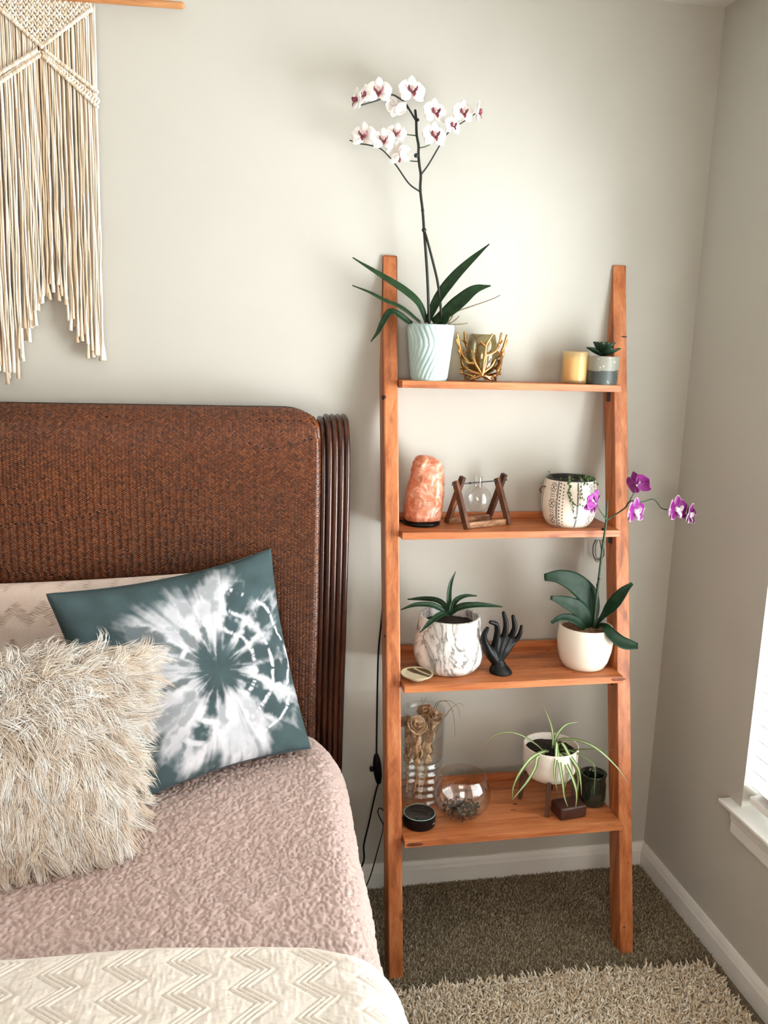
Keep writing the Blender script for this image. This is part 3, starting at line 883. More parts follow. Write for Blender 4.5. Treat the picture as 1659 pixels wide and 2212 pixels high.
# faux-fur cushion
corn = [(-1.955, -.795, .668), (-1.505, -.720, .665), (-1.475, -.610, .990), (-1.925, -.660, 1.015)]
V, F, u, v, Nn = cushion(corn, .072, 60, .03, .03, .42, .004, 41)
M['furskin'] = simple('cream_fur_backing', srgb(236, 222, 206), .95, .1, 80)
t = NT('cream_long_fur'); a = t.n('ShaderNodeVertexColor'); a.layer_name = 'dye'
t.base(a.outputs['Color']); t.set(Roughness=.6); t.b.inputs['Sheen Weight'].default_value = .3
M['fur'] = t.m
fu = thing('fur_cushion', tuple(np.mean(corn[:2], axis=0)), 'shaggy cream faux fur cushion in front of the tie dye cushion', 'cushion')
obj('cover', V, F, M['furskin'], fu)
n0 = 60; k = n0*n0
def fur(locks, per, seed, L0, L1, rad):
    r_ = np.random.default_rng(seed)
    g = np.linspace(-1, 1, n0); g = np.sin(g*PI/2*.98)/math.sin(PI/2*.98)
    Pg = V[:k].reshape(n0, n0, 3)
    ex = (corn_[1]-corn_[0]); ex /= np.linalg.norm(ex); ey = (corn_[3]-corn_[0]); ey /= np.linalg.norm(ey)
    lu = r_.uniform(-1, 1, locks); lv = r_.uniform(-1, 1, locks)
    La = r_.uniform(-1, 1, locks); Lb = r_.uniform(-1, 1, locks); Ll = r_.uniform(L0, L1, locks); Ls = r_.uniform(-1, 1, locks)
    id_ = np.repeat(np.arange(locks), per); count = len(id_)
    uu = np.clip(lu[id_]+r_.normal(0, .035, count), -1, 1); vv_ = np.clip(lv[id_]+r_.normal(0, .035, count), -1, 1)
    ia = np.interp(uu, g, np.arange(n0)); ja = np.interp(vv_, g, np.arange(n0))
    i0 = np.minimum(ia.astype(int), n0-2); j0 = np.minimum(ja.astype(int), n0-2); fi = (ia-i0)[:, None]; fj = (ja-j0)[:, None]
    P = Pg[i0, j0]*(1-fi)*(1-fj)+Pg[i0+1, j0]*fi*(1-fj)+Pg[i0, j0+1]*(1-fi)*fj+Pg[i0+1, j0+1]*fi*fj
    Nr = Nn[None]+ex[None]*(uu**3*1.6)[:, None]+ey[None]*(vv_**3*1.6)[:, None]
    Nr /= np.linalg.norm(Nr, axis=1)[:, None]
    U0, V0 = lu[id_], lv[id_]
    # hair parts on a crease above the middle, falls outward and down, each lock with its own sway
    comb = ex[None]*(U0*.85+.55*La[id_]+.10*r_.standard_normal(count))[:, None]+ey[None]*(np.sign(V0-.25)*.55*np.abs(V0-.25)**.4+.35*Lb[id_]-.22+.10*r_.standard_normal(count))[:, None]
    side0 = np.cross(Nr, comb); side0 /= np.linalg.norm(side0, axis=1)[:, None]+1e-9
    d1 = Nr*.75+comb*.65; d2 = comb*1.0+Nr*.10-np.array([0, 0, .35])[None]; d3 = comb*.6+side0*(.9*Ls[id_])[:, None]-np.array([0, 0, .55])[None]+Nr*.1
    for d in (d1, d2, d3): d /= np.linalg.norm(d, axis=1)[:, None]
    L = Ll[id_]*r_.uniform(.75, 1.1, count)
    segs = 6
    pts = [P-Nr*.002]
    for s_ in range(1, segs+1):
        w = (s_-.5)/segs
        d = d1*(1-w)**2+2*d2*w*(1-w)+d3*w*w; d /= np.linalg.norm(d, axis=1)[:, None]
        pts.append(pts[-1]+d*(L/segs)[:, None])
    pts = np.stack(pts, 1)
    # gather every lock towards its own middle near the tip
    cen = np.zeros((locks, segs+1, 3)); np.add.at(cen, id_, pts); cen /= per
    ww = np.linspace(0, 1, segs+1)**1.2*.62
    pts = pts*(1-ww[None, :, None])+cen[id_]*ww[None, :, None]
    pts[:, :, 2] = np.maximum(pts[:, :, 2], .634)
    side = np.cross(d1, Nr+.01*r_.standard_normal((count, 3))); side /= np.linalg.norm(side, axis=1)[:, None]+1e-9
    oth = np.cross(side, d1)
    rr = rad*np.array([1.0, 1.0, .95, .85, .7, .45, .08])
    ring = []
    for a_ in (0, 2*PI/3, 4*PI/3):
        ring.append(pts+(side*math.cos(a_)+oth*math.sin(a_))[:, None, :]*rr[None, :, None])
    VV = np.stack(ring, 2)
    f = []
    for s_ in range(segs):
        for a_ in range(3):
            b_ = (a_+1) % 3
            f.append([s_*3+a_, s_*3+b_, (s_+1)*3+b_, (s_+1)*3+a_])
    nvp = (segs+1)*3
    FF = (np.arange(count)[:, None, None]*nvp+np.array(f)[None]).reshape(-1, 4)
    pal = np.array([srgb(250, 243, 234), srgb(246, 236, 224), srgb(238, 222, 204), srgb(252, 248, 242), srgb(228, 208, 186)])[:, :3]
    base = pal[r_.integers(0, 5, locks)][id_]*r_.uniform(.92, 1.04, count)[:, None]
    return VV.reshape(-1, 3), FF, np.repeat(np.clip(base, 0, 1), nvp, axis=0)
corn_ = [np.asarray(q, float) for q in corn]
VV, FF, CC = fur(2100, 13, 61, .055, .095, .00075)
o = obj('fur', VV, FF, M['fur'], fu, True, CC); tag(o, kind='stuff')
# ================================================================== macrame wall hanging
M['cotton'] = dyed('cream_cotton_cord', .9, .4, 900)
M['dowel'] = wood('light_wooden_dowel', srgb(150, 92, 50), srgb(186, 124, 74), srgb(206, 150, 98), 'x', .5, 1.0, False)
mac = thing('macrame_hanging', (-1.83, -.03, 2.355), 'cream macrame wall hanging with long fringe on a wooden dowel above the headboard', 'wall hanging')
A_ = at(395, 12, -.032); B_ = at(150, -6, -.032); d = A_-B_; B2 = A_-d/np.linalg.norm(d)*.86
V, F = round_tube(cat([A_-(A_-B2)*.004, B2], 30), .0082, 14); V[:, 1] = np.minimum(V[:, 1], -.0205)
obj('dowel', V, F, M['dowel'], mac)
def mp(px, py, dy=0.0): return at(px, py, -.022+dy)
cream = [np.array(srgb(232, 220, 202))[:3], np.array(srgb(216, 196, 170))[:3], np.array(srgb(240, 230, 216))[:3], np.array(srgb(206, 180, 150))[:3]]
# fringe: lower end of the cord as a function of the photograph's x
def fr_end(px): return np.interp(px, [-215, -118, 0, 8, 28, 50, 62, 80, 104, 128, 140, 160, 185, 205, 228], [815, 640, 800, 815, 822, 772, 720, 690, 640, 636, 640, 720, 745, 775, 808])
def zig(px):
    """top of the lower knotted band"""
    return np.interp(px, [-215, -118, 0, 88, 212], [232, 120, 168, 118, 205])
top_y = -2
k_ = 0
for px in np.arange(-205, 207, 4.6):
    for layer in (0, 1):
        x0 = px+(2.3 if layer else 0)+RNG.uniform(-1.6, 1.6)
        if layer and RNG.random() < .45: continue
        top_y = float(np.interp(x0, [-215, -118, 0, 88, 198, 210], [18, 100, 16, 98, 18, -2]))
        drift = (547-x0)*.062
        ye = fr_end(min(x0+drift, 227))+RNG.uniform(-26, 14)-(18 if layer else 0)
        drift = (547-x0)*.9*(ye-top_y)/10445
        ys_ = np.linspace(top_y, ye, 13)
        wob = np.cumsum(RNG.normal(0, 1.1, 13)); wob -= wob[0]
        pts = []
        for i, yy in enumerate(ys_):
            tt = i/12
            pts.append(mp(x0+drift*tt+(wob[i]*(.25+.5*tt)+1.6*tt*math.sin(i*2.3+x0)), yy, .006*layer-.003*(1-layer)+.0012*math.sin(i*1.7+px)))
        n = 40
        P = cat(pts, n)
        rad = np.full(n, .00225 if not layer else .0021)
        ph_ = RNG.uniform(0, 6)
        rad = rad*(1+.06*np.sin(np.arange(n)*2.1+ph_))
        rad[-5:] *= np.array([.85, .95, 1.4, 1.9, 2.3])
        V, F = tube(P, rad, 6)
        V[:, 1] = np.minimum(V[:, 1], -.003)
        obj('cord', V, F, M['cotton'], mac, True, np.tile(cream[RNG.integers(0, 4) if not layer else RNG.choice([1, 3, 0])], (len(V), 1)))
# knots: small twisted lozenges
Vk, Fk = lathe([(0, -1), (.55, -.8), (.95, -.25), (.95, .25), (.55, .8), (0, 1)], 8)
def knots(name, pts, rx, ry, rz, mat=M['cotton']):
    mb = MB()
    for p, ang in pts:
        c_, s_ = math.cos(ang), math.sin(ang)
        W = Vk*np.array([rx, ry, rz])*(1+RNG.uniform(-.12, .12))
        W = np.stack([W[:, 0]*c_+W[:, 2]*s_, W[:, 1], -W[:, 0]*s_+W[:, 2]*c_], -1)
        mb.add(W+p, Fk, cream[RNG.choice([0, 0, 2, 1])])
    o = mb.build(name, mat, mac); tag(o, kind='stuff'); return o
net = []
row = 0
for yy in np.arange(-4, 104, 6.4):
    row += 1
    for xx in np.arange(-210, 203, 12.0):
        x = xx+(6.0 if row % 2 else 0)
        lo = np.interp(x, [-215, -118, 0, 88, 198], [22, 104, 20, 102, 22])
        if yy < lo and x < 198:
            net.append((mp(x+RNG.uniform(-.6, .6), yy, -.006), RNG.choice([-.75, .75]) if False else (.7 if row % 2 else -.7)))
            net.append((mp(x+2.6, yy+1.6, -.007), (-.7 if row % 2 else .7)))
knots('knot_net', net, .0030, .0030, .0062)
def ridge(name, pa, pb, step=4.2):
    L = math.hypot(pb[0]-pa[0], pb[1]-pa[1]); n = max(3, int(L/step))
    ang = math.atan2(pb[0]-pa[0], pb[1]-pa[1])
    pts = []
    for i in range(n):
        q = (i+.5)/n
        x = pa[0]+(pb[0]-pa[0])*q; y = pa[1]+(pb[1]-pa[1])*q
        pts.append((mp(x, y, -.008), -.25*(1 if pb[0] > pa[0] else -1)+(0.35 if pb[0] > pa[0] else -.35)))
    return pts
rg = []
for pa, pb in (((-2, 18), (90, 100)), ((198, 18), (88, 102)), ((80, 108), (-4, 160)), ((88, 118), (-4, 180)), ((96, 108), (212, 200)), ((92, 120), (212, 232)), ((-215, 22), (-118, 104)), ((-2, 18), (-118, 104))):
    rg += ridge('r', pa, pb)
knots('knot_ridge', rg, .0042, .0038, .0052)
bd = []
for s_ in np.linspace(0, 1, 22):
    for off in (0, 1):
        x = 94+(212-94)*s_; y = 112+(212-112)*s_+off*7
        bd.append((mp(x, y+2, -.006), .7 if off else -.7))
        x = 82-(86)*s_; y = 112+(172-112)*s_+off*6
        bd.append((mp(x, y+2, -.006), -.7 if off else .7))
knots('knot_band', bd, .0032, .003, .006)

# ================================================================== top shelf
Z1, Z2, Z3, Z4 = SZ
def X(px, py, Y): return float(at(px, py, Y)[0])
M['soil'] = simple('dark_potting_soil', srgb(34, 26, 20), .95, .5, 120, .6)
M['bark'] = simple('orchid_bark', srgb(120, 86, 60), .95, .5, 90, .6)
t = NT('orchid_leaf'); f = t.noise(t.coord((30, 30, 30)), 2, 3)
t.base(t.ramp(f, [(.3, srgb(14, 38, 18)), (.7, srgb(32, 66, 30))])); t.set(Roughness=.5, **{'Specular IOR Level': .3}); M['leaf'] = t.m
t = NT('dark_orchid_leaf'); f = t.noise(t.coord((30, 30, 30)), 2, 3)
t.base(t.ramp(f, [(.3, srgb(10, 32, 18)), (.7, srgb(20, 52, 28))])); t.set(Roughness=.5, **{'Specular IOR Level': .22}); M['leaf_dark'] = t.m
M['stem'] = simple('dark_orchid_stem', srgb(22, 27, 20), .5, .25, 80)
M['stem_green'] = simple('green_flower_stem', srgb(42, 62, 30), .5, .25, 80)
M['root'] = simple('dry_aerial_root', srgb(118, 104, 84), .9, .25, 90)
def tr(pts, Y, dy=None):
    """trace: pixels on planes y = Y (+dy per point)"""
    dy = dy if dy is not None else [0]*len(pts)
    return [at(x, y, Y+d_) for (x, y), d_ in zip(pts, dy)]

# -- pale blue swirl pot with white orchid
Yo = -.070
cx = X(926, 820, Yo)
ow = thing('white_orchid_plant', (cx, Yo, Z1), 'tall white orchid in a pale blue swirl ribbed pot on the top shelf', 'orchid')
t = NT('pale_blue_ceramic'); f = t.noise(t.coord(), 25, 2)
t.base(t.ramp(f, [(.3, srgb(176, 201, 197)), (.7, srgb(190, 213, 209))])); t.set(Roughness=.35); M['blue_pot'] = t.m
hp = float(at(926, 702, Yo)[2])-Z1
seg, nz = 288, 60
zz = np.linspace(0, 1, nz)
rr = .0465+.0145*zz**.9
ang = np.linspace(0, 2*PI, seg, endpoint=False)
A2, Zq = np.meshgrid(ang, zz, indexing='ij')
tw = -np.interp(Zq, np.linspace(0, 1, 9), cat(np.array([[0, -.46], [.18, -.22], [.4, .16], [.62, .30], [.82, .16], [1, -.02]]), 9)[:, 1])
ripple = .0026*np.abs(np.sin(13*(A2+tw)))**.55*np.clip(np.minimum((Zq-.005)*20, (1-Zq)*20), 0, 1)
Rr = rr[None, :]+ripple-.0016
Vp = np.stack([cx+Rr*np.cos(A2), Yo+Rr*np.sin(A2), Z1+.0003+Zq*hp], -1).reshape(-1, 3)
mb = MB(); mb.add(Vp, grid_faces(seg, nz, True))
mb.add(*lathe([(.0605, hp), (.0600, hp+.0012), (.0585, hp+.001), (.0570, hp-.002), (.054, hp-.03), (.0, hp-.03)], seg, (cx, Yo, Z1)))
mb.add(*lathe([(.0, .0005), (.0462, .0005)], seg, (cx, Yo, Z1)))
mb.build('pot', M['blue_pot'], ow)
V, F = lathe([(.056, hp-.008), (.045, hp-.003), (.03, hp-.001), (.012, hp+.002), (0, hp+.002)], 40, (cx, Yo, Z1))
V[:, 2] += .003*vnoise(V, 120, 3)
obj('bark', V, F, M['bark'], ow)
def add_leaf(parent, pts, Y, dy, wpx, normal, mat, n=24, fold=.22, thick=.0022, name='leaf', colors=None):
    sc = .00122
    V, F, tt, s_ = leaf(tr(pts, Y, dy), [w_*sc for w_ in wpx], normal, n, 9, fold, thick)
    return obj(name, V, F, mat, parent, True)
UPF = (0.0, -.75, .65)
add_leaf(ow, [(921, 697), (905, 658), (877, 631), (832, 601), (786, 572), (762, 556)], Yo, [0, -.004, -.008, -.012, -.012, -.010], [6, 10, 12, 11, 8, 5, .6], (.25, -.7, .6), M['leaf'])
add_leaf(ow, [(908, 697), (868, 666), (832, 650), (797, 631), (761, 616)], Yo, [0, -.015, -.03, -.035, -.03], [5, 8, 8, 7, 4, .5], (.1, -.6, .8), M['leaf'])
add_leaf(ow, [(890, 700), (859, 679), (843, 674), (829, 693), (816, 718), (801, 738)], Yo, [0, -.02, -.035, -.042, -.044, -.044], [5, 8, 8, 7, 5, .5], (-.3, -.8, .5), M['leaf'])
add_leaf(ow, [(923, 697), (946, 647), (980, 601), (1015, 565), (1057, 527)], Yo, [0, -.006, -.008, -.006, .0], [6, 11, 13, 11, 7, .7], (-.5, -.75, .4), M['leaf'])
add_leaf(ow, [(935, 697), (964, 677), (996, 650), (1026, 626), (1060, 617)], Yo, [0, -.012, -.02, -.024, -.024], [8, 14, 17, 15, 10, .8], (-.4, -.8, .5), M['leaf'])
add_leaf(ow, [(940, 700), (958, 695), (971, 682)], Yo, [0, -.02, -.03], [6, 10, 9, 2], (-.2, -.8, .5), M['leaf'])
for pts, r0 in (([(966, 698), (974, 690), (983, 675), (1015, 663), (1061, 647), (1080, 638)], .0022), ([(970, 699), (980, 694), (992, 683)], .002), ([(968, 702), (985, 701), (999, 700), (1010, 698)], .002)):
    P = cat(tr(pts, Yo, [-.02]*len(pts)), 26); V, F = round_tube(P, np.linspace(r0, r0*.5, 26), 7); obj('aerial_root', V, F, M['root'], ow)
def stem(parent, pts, Y, r0, r1, mat, dy=None, name='stem', n=40):
    P = cat(tr(pts, Y, dy), n); V, F = round_tube(P, np.linspace(r0, r1, n), 8); return obj(name, V, F, mat, parent)
Yst = Yo-.004
st1 = stem(ow, [(927, 697), (926, 668), (923, 594), (917, 508), (916, 497), (913, 455), (908, 411), (909, 379), (906, 357), (904, 335), (904, 314), (900, 290), (899, 259), (897, 239)], Yst, .0038, .0032, M['stem'], n=90)
stem(ow, [(953, 697), (952, 663), (946, 613), (935, 565), (921, 512), (916, 498)], Yst-.003, .0036, .003, M['stem'])
for q_, r_ in (((916, 497), .0062), ((899, 336), .0058), ((902, 259), .0045), ((913, 455), .0045)):
    P = at(*q_, Yst-.002); V, F = lathe([(0, -1), (.8, -.6), (1, 0), (.8, .6), (0, 1)], 10); obj('node', V*r_+P, F, M['stem'], ow)
br = lambda pts, r0=.0022, r1=.0014, dy=None, mat=M['stem']: stem(ow, pts, Yst, r0, r1, mat, dy, 'branch')
br([(907, 414), (883, 396), (854, 355), (826, 324), (800, 314), (775, 310), (756, 303)], dy=[0, -.006, -.014, -.02, -.024, -.024, -.024])
br([(909, 378), (926, 355), (950, 314), (967, 288), (991, 270), (1026, 246)], dy=[0, -.004, -.010, -.014, -.012, -.01])
br([(899, 261), (885, 238), (875, 222), (859, 210), (844, 205), (815, 217), (781, 227)], .0026, .0014, [0, -.004, -.008, -.01, -.012, -.016, -.018])
br([(903, 349), (885, 347), (868, 339)], .0016, .0012, mat=M['stem_green'])
br([(900, 293), (890, 292), (880, 291)], .0016, .0012, mat=M['stem_green'])
br([(908, 319), (918, 317), (928, 313)], .0016, .0012, mat=M['stem_green'])
br([(885, 238), (876, 231), (866, 228)], .0014, .0012, mat=M['stem_green'])

# -- orchid flower built once: petals, sepals, lip, column (local: faces +Y'=out along -y, up z; unit radius 1)
def petal_mesh(name, L, W, tip, mat, cup=.18, start=.10, asym=0.0, colfun=None):
    n, m = 12, 9
    s_ = np.linspace(0, 1, n); x = np.linspace(-1, 1, m)
    w = W*np.sin(np.clip(s_, 0, 1)**tip*PI)**.62; w[0] = W*.18; w[-1] = W*.05
    S_, X_ = np.meshgrid(s_, x, indexing='ij')
    Vx = X_*w[:, None]+asym*np.sin(S_*PI)*W
    Vz = start+S_*L
    Vy = cup*(X_**2)*w[:, None]-.14*np.sin(S_*PI*.9)+.05*np.sin(X_*4)*S_
    top = np.stack([Vx, Vy, Vz], -1).reshape(-1, 3); bot = top+np.array([0, .03, 0])
    k = n*m
    F = grid_faces(n, m).tolist()+(grid_faces(n, m, flip=True)+k).tolist()
    for i in range(n-1):
        F.append([i*m, i*m+k, (i+1)*m+k, (i+1)*m]); F.append([i*m+m-1, (i+1)*m+m-1, (i+1)*m+m-1+k, i*m+m-1+k])
    me = make_mesh(name, np.vstack([top, bot]), F)
    cc = colfun(np.tile(X_.ravel(), 2), np.tile(S_.ravel(), 2))
    a = me.color_attributes.new('dye', 'FLOAT_COLOR', 'POINT'); c4 = np.ones((2*k, 4), np.float32); c4[:, :3] = cc
    a.data.foreach_set('color', c4.ravel()); me.materials.append(mat); return me
def lip_mesh(name, mat, c1, c2, cy_):
    mb = MB()
    # two upright side lobes, a tongue and the column
    for sx in (-1, 1):
        V, F, tt, s_ = leaf([(sx*.08, -.05, -.05), (sx*.22, -.22, .02), (sx*.24, -.34, .18)], [.08, .20, .18, .06], (-sx*.9, -.1, .3), 8, 5, .3, .03)
        mb.add(V, F, c1)
    V, F, tt, s_ = leaf([(0, -.06, -.06), (0, -.26, -.16), (0, -.38, -.30), (0, -.40, -.42)], [.07, .13, .16, .10, .02], (0, -.5, .85), 10, 5, .2, .03)
    mb.add(V, F, c2)
    V, F = round_tube(cat([(0, .0, .0), (0, -.14, .04), (0, -.26, .0)], 8), [.06, .07, .08, .085, .085, .08, .075, .06], 8)
    mb.add(V, F, cy_)
    V = np.vstack(mb.V)*np.array([1.35, 1.15, 1.25]); me = make_mesh(name, V, mb.F)
    a = me.color_attributes.new('dye', 'FLOAT_COLOR', 'POINT'); c4 = np.ones((len(V), 4), np.float32); c4[:, :3] = np.vstack(mb.C)
    a.data.foreach_set('color', c4.ravel()); me.materials.append(mat); return me
t = NT('orchid_petal'); a = t.n('ShaderNodeVertexColor'); a.layer_name = 'dye'; f = t.noise(t.coord((9, 9, 9)), 2, 3)
t.base(t.mix(.12, a.outputs['Color'], t.ramp(f, [(.3, (.6, .6, .6, 1)), (.7, (1, 1, 1, 1))]), 'MULTIPLY')); t.set(Roughness=.5)
t.b.inputs['Subsurface Weight'].default_value = .25; t.b.inputs['Subsurface Radius'].default_value = (.006, .005, .004); t.b.inputs['Subsurface Scale'].default_value = .5
M['petal'] = t.m
c3 = lambda r_, g_, b_: np.array(srgb(r_, g_, b_))[:3]
def wcol(x, s_):
    k = np.clip(.35*(1-s_)**2, 0, 1)[:, None]
    return c3(250, 246, 242)[None]*(1-k)+c3(236, 206, 206)[None]*k
def pcol(x, s_):
    edge_ = sstep(.72, 1.0, np.maximum(np.abs(x)*(.6+.5*s_), s_**3))[:, None]
    return c3(128, 14, 118)[None]*(1-edge_)+c3(238, 210, 236)[None]*edge_
def pcol2(x, s_):
    k = (.25+.3*s_)[:, None]
    return c3(118, 18, 110)[None]*(1-k)+c3(164, 62, 158)[None]*k
W_PET = petal_mesh('petal', .94, .66, .82, M['petal'], .25, .06, 0, wcol)
W_SEP = petal_mesh('sepal', .95, .34, .9, M['petal'], .2, .08, 0, wcol)
W_LIP = lip_mesh('flower', M['petal'], c3(140, 62, 88), c3(122, 46, 52), c3(232, 206, 190))
P_PET = petal_mesh('petal', .94, .66, .82, M['petal'], .3, .06, 0, pcol)
P_SEP = petal_mesh('sepal', .95, .34, .9, M['petal'], .2, .08, 0, pcol)
P_LIP = lip_mesh('flower', M['petal'], c3(240, 232, 240), c3(246, 240, 246), c3(250, 246, 250))
Q_PET = petal_mesh('petal', .94, .66, .82, M['petal'], .3, .06, 0, pcol2)
Q_SEP = petal_mesh('sepal', .95, .36, .9, M['petal'], .2, .08, 0, pcol2)
def flower(parent, px, py, Y, rpx, yaw=0, pitch=0, roll=0, kit='W', closed=0.0):
    """yaw>0 turns the face to the right, pitch>0 lifts it"""
    me_p, me_s, me_l = {'W': (W_PET, W_SEP, W_LIP), 'P': (P_PET, P_SEP, P_LIP), 'Q': (Q_PET, Q_SEP, P_LIP)}[kit]
    s_ = rpx*.00118/.98
    T_ = Matrix.Translation(Vector(at(px, py, Y))) @ Matrix.Rotation(math.radians(yaw), 4, 'Z') @ Matrix.Rotation(math.radians(-pitch), 4, 'X') @ Matrix.Rotation(math.radians(roll), 4, 'Y') @ Matrix.Scale(s_, 4)
    fl = inst('flower', me_l, parent, T_)
    def sub(nm, me, ang, back, tiltx):
        inst(nm, me, fl, T_ @ Matrix.Translation((0, back, 0)) @ Matrix.Rotation(math.radians(ang), 4, 'Y') @ Matrix.Rotation(math.radians(tiltx), 4, 'X'))
    cl = closed*45
    sub('sepal', me_s, 0, .05, 4+cl); sub('sepal', me_s, 128, .05, 8+cl); sub('sepal', me_s, -128, .05, 8+cl)
    sub('petal', me_p, 80, .0, 4+cl); sub('petal', me_p, -80, .0, 4+cl)
    return fl
Yf = Yst-.028
for a_ in ((772, 216, 22, -75, -5, 10), (789, 206, 21, -62, 5, 0), (818, 198, 27, -12, 5, 0), (889, 197, 29, 8, 8, 0), (856, 229, 22, 165, -10, 160),
           (938, 243, 27, 18, 5, 0), (999, 243, 24, 14, 0, 0), (1031, 242, 22, 72, -5, 0), (976, 272, 21, 30, 8, 0), (937, 293, 27, 14, 5, 0),
           (786, 293, 26, -22, 8, 0), (828, 303, 24, -6, 8, 0), (856, 288, 21, -8, 12, 10), (862, 331, 26, 172, -15, 10)):
    px, py, r_, yw_, pt_, rl_ = a_
    flower(ow, px, py, Yf-.004*RNG.random()+(.012 if abs(yw_) > 150 else 0), r_, yw_, pt_, rl_)

# -- gold branch candle holder with smoky glass cup
Yc = -.064
cc_ = at(1037, 824, Yc); ccx = float(cc_[0])
t = NT('antique_gold'); f = t.noise(t.coord(), 60, 3)
t.base(t.ramp(f, [(.3, srgb(176, 124, 70)), (.7, srgb(216, 168, 112))])); t.set(Roughness=.28, Metallic=1.0); M['gold'] = t.m
ch = thing('coral_candle_holder', (ccx, Yc, Z1), 'gold coral branch candle holder with a smoky glass cup beside the blue pot', 'candle holder')
M['smoke'] = glass('smoky_amber_glass', (.80, .76, .62, 1), .03, 1.6)
cz0, cz1 = Z1+.016, float(at(1040, 722, Yc)[2])
hh = cz1-cz0
V, F = lathe([(0, 0), (.02, .001), (.034, .012), (.042, .035), (.0425, .055), (.039, .08), (.034, hh), (.0325, hh), (.037, .08), (.0405, .055), (.040, .036), (.032, .014), (.018, .003), (0, .003)], 40, (ccx+.001, Yc, cz0))
obj('glass_cup', V, F, M['smoke'], ch)
g4 = lambda x, y: (740+x/4.366, 480+y/4.366)
brs = [[(1270, 1435), (1275, 1350), (1295, 1200), (1300, 1150), (1355, 1060)], [(1297, 1165), (1275, 1150), (1255, 1125)], [(1290, 1255), (1380, 1220), (1430, 1150), (1460, 1050)], [(1425, 1150), (1460, 1125), (1500, 1118)],
       [(1385, 1215), (1415, 1225), (1445, 1240)], [(1262, 1420), (1205, 1320), (1185, 1212)], [(1270, 1430), (1292, 1330), (1300, 1240)], [(1280, 1410), (1350, 1350), (1387, 1292)],
       [(1270, 1440), (1350, 1452), (1440, 1432), (1490, 1385)], [(1445, 1430), (1470, 1425), (1492, 1432)], [(1270, 1435), (1225, 1460), (1182, 1490)], [(1270, 1432), (1180, 1400), (1135, 1350), (1125, 1290)],
       [(1150, 1370), (1125, 1380), (1128, 1420)], [(1430, 1395), (1470, 1330), (1497, 1212)], [(1482, 1300), (1505, 1270), (1518, 1210)], [(1140, 1420), (1200, 1452), (1215, 1495)], [(1395, 1440), (1415, 1470), (1422, 1497)],
       [(1300, 1442), (1350, 1475), (1385, 1490)], [(1195, 1330), (1150, 1320), (1122, 1290)], [(1165, 1330), (1130, 1250), (1100, 1150), (1082, 1055)], [(1110, 1185), (1080, 1130), (1075, 1105)], [(1120, 1230), (1100, 1225), (1098, 1200)]]
Rc = .050
for back in (0, 1):
    for b_ in brs:
        if back and b_[0][1] > 1420 and b_[-1][1] > 1420 and len(b_) == 3 and False: continue
        pts = []
        for q_ in b_:
            P = at(*g4(*q_), Yc)
            dx = P[0]-ccx; zrel = (P[2]-Z1)
            Rz = Rc*(.80+.25*min(1, max(0, zrel/.05))) if zrel < .05 else Rc*1.04
            dd = math.sqrt(max(Rz*Rz-dx*dx, 0))
            if back: P = np.array([ccx-dx*.98, Yc+dd, P[2]])
            else: P = np.array([P[0], Yc-dd, P[2]])
            P[2] = max(P[2], Z1+.0042); pts.append(P)
        n = 18
        P = cat(pts, n); V, F = round_tube(P, np.linspace(.0040, .0030, n), 8)
        V[:, 1] = np.minimum(V[:, 1], -.003)
        V[:, 2] = np.maximum(V[:, 2], Z1+.0004)
        obj('branch', V, F, M['gold'], ch)

# -- yellow candle
Yk = -.070
k0 = at(1241, 826, Yk); kz = float(at(1241, 759, Yk)[2])
kx0, kx1 = X(1215.5, 790, Yk), X(1268.5, 790, Yk); kr = (kx1-kx0)/2; kx = (kx0+kx1)/2
hk = kz-Z1
M['frost'] = glass('frosted_glass', (1, .96, .88, 1), .3, 1.45, .30, srgb(250, 226, 176))
t = NT('pale_yellow_wax'); f = t.noise(t.coord(), 20, 2); t.base(t.ramp(f, [(.3, srgb(232, 190, 120)), (.7, srgb(244, 212, 150))])); t.set(Roughness=.5)
t.b.inputs['Subsurface Weight'].default_value = .4; t.b.inputs['Subsurface Radius'].default_value = (.02, .012, .005); t.b.inputs['Subsurface Scale'].default_value = .5; M['wax'] = t.m
ca = thing('yellow_candle', (kx, Yk, Z1), 'pale yellow candle in a frosted glass jar beside the succulent', 'candle')
V, F = lathe([(0, .0004), (kr*.88, .0004), (kr*.97, .004), (kr, .010), (kr, hk-.004), (kr*.985, hk), (kr*.90, hk), (kr*.885, hk-.003), (kr*.88, .012), (kr*.8, .007), (0, .007)], 48, (kx, Yk, Z1))
obj('jar', V, F, M['frost'], ca)
V, F = lathe([(0, .0085), (kr*.80, .0085), (kr*.862, .013), (kr*.862, hk-.018), (kr*.84, hk-.016), (0, hk-.016)], 48, (kx, Yk, Z1)); obj('wax', V, F, M['wax'], ca)
V, F = tube(cat([(kx, Yk, Z1+hk-.017), (kx+.001, Yk, Z1+hk-.010)], 5), .0008, 6); obj('wick', V, F, M['black_plastic'], ca)

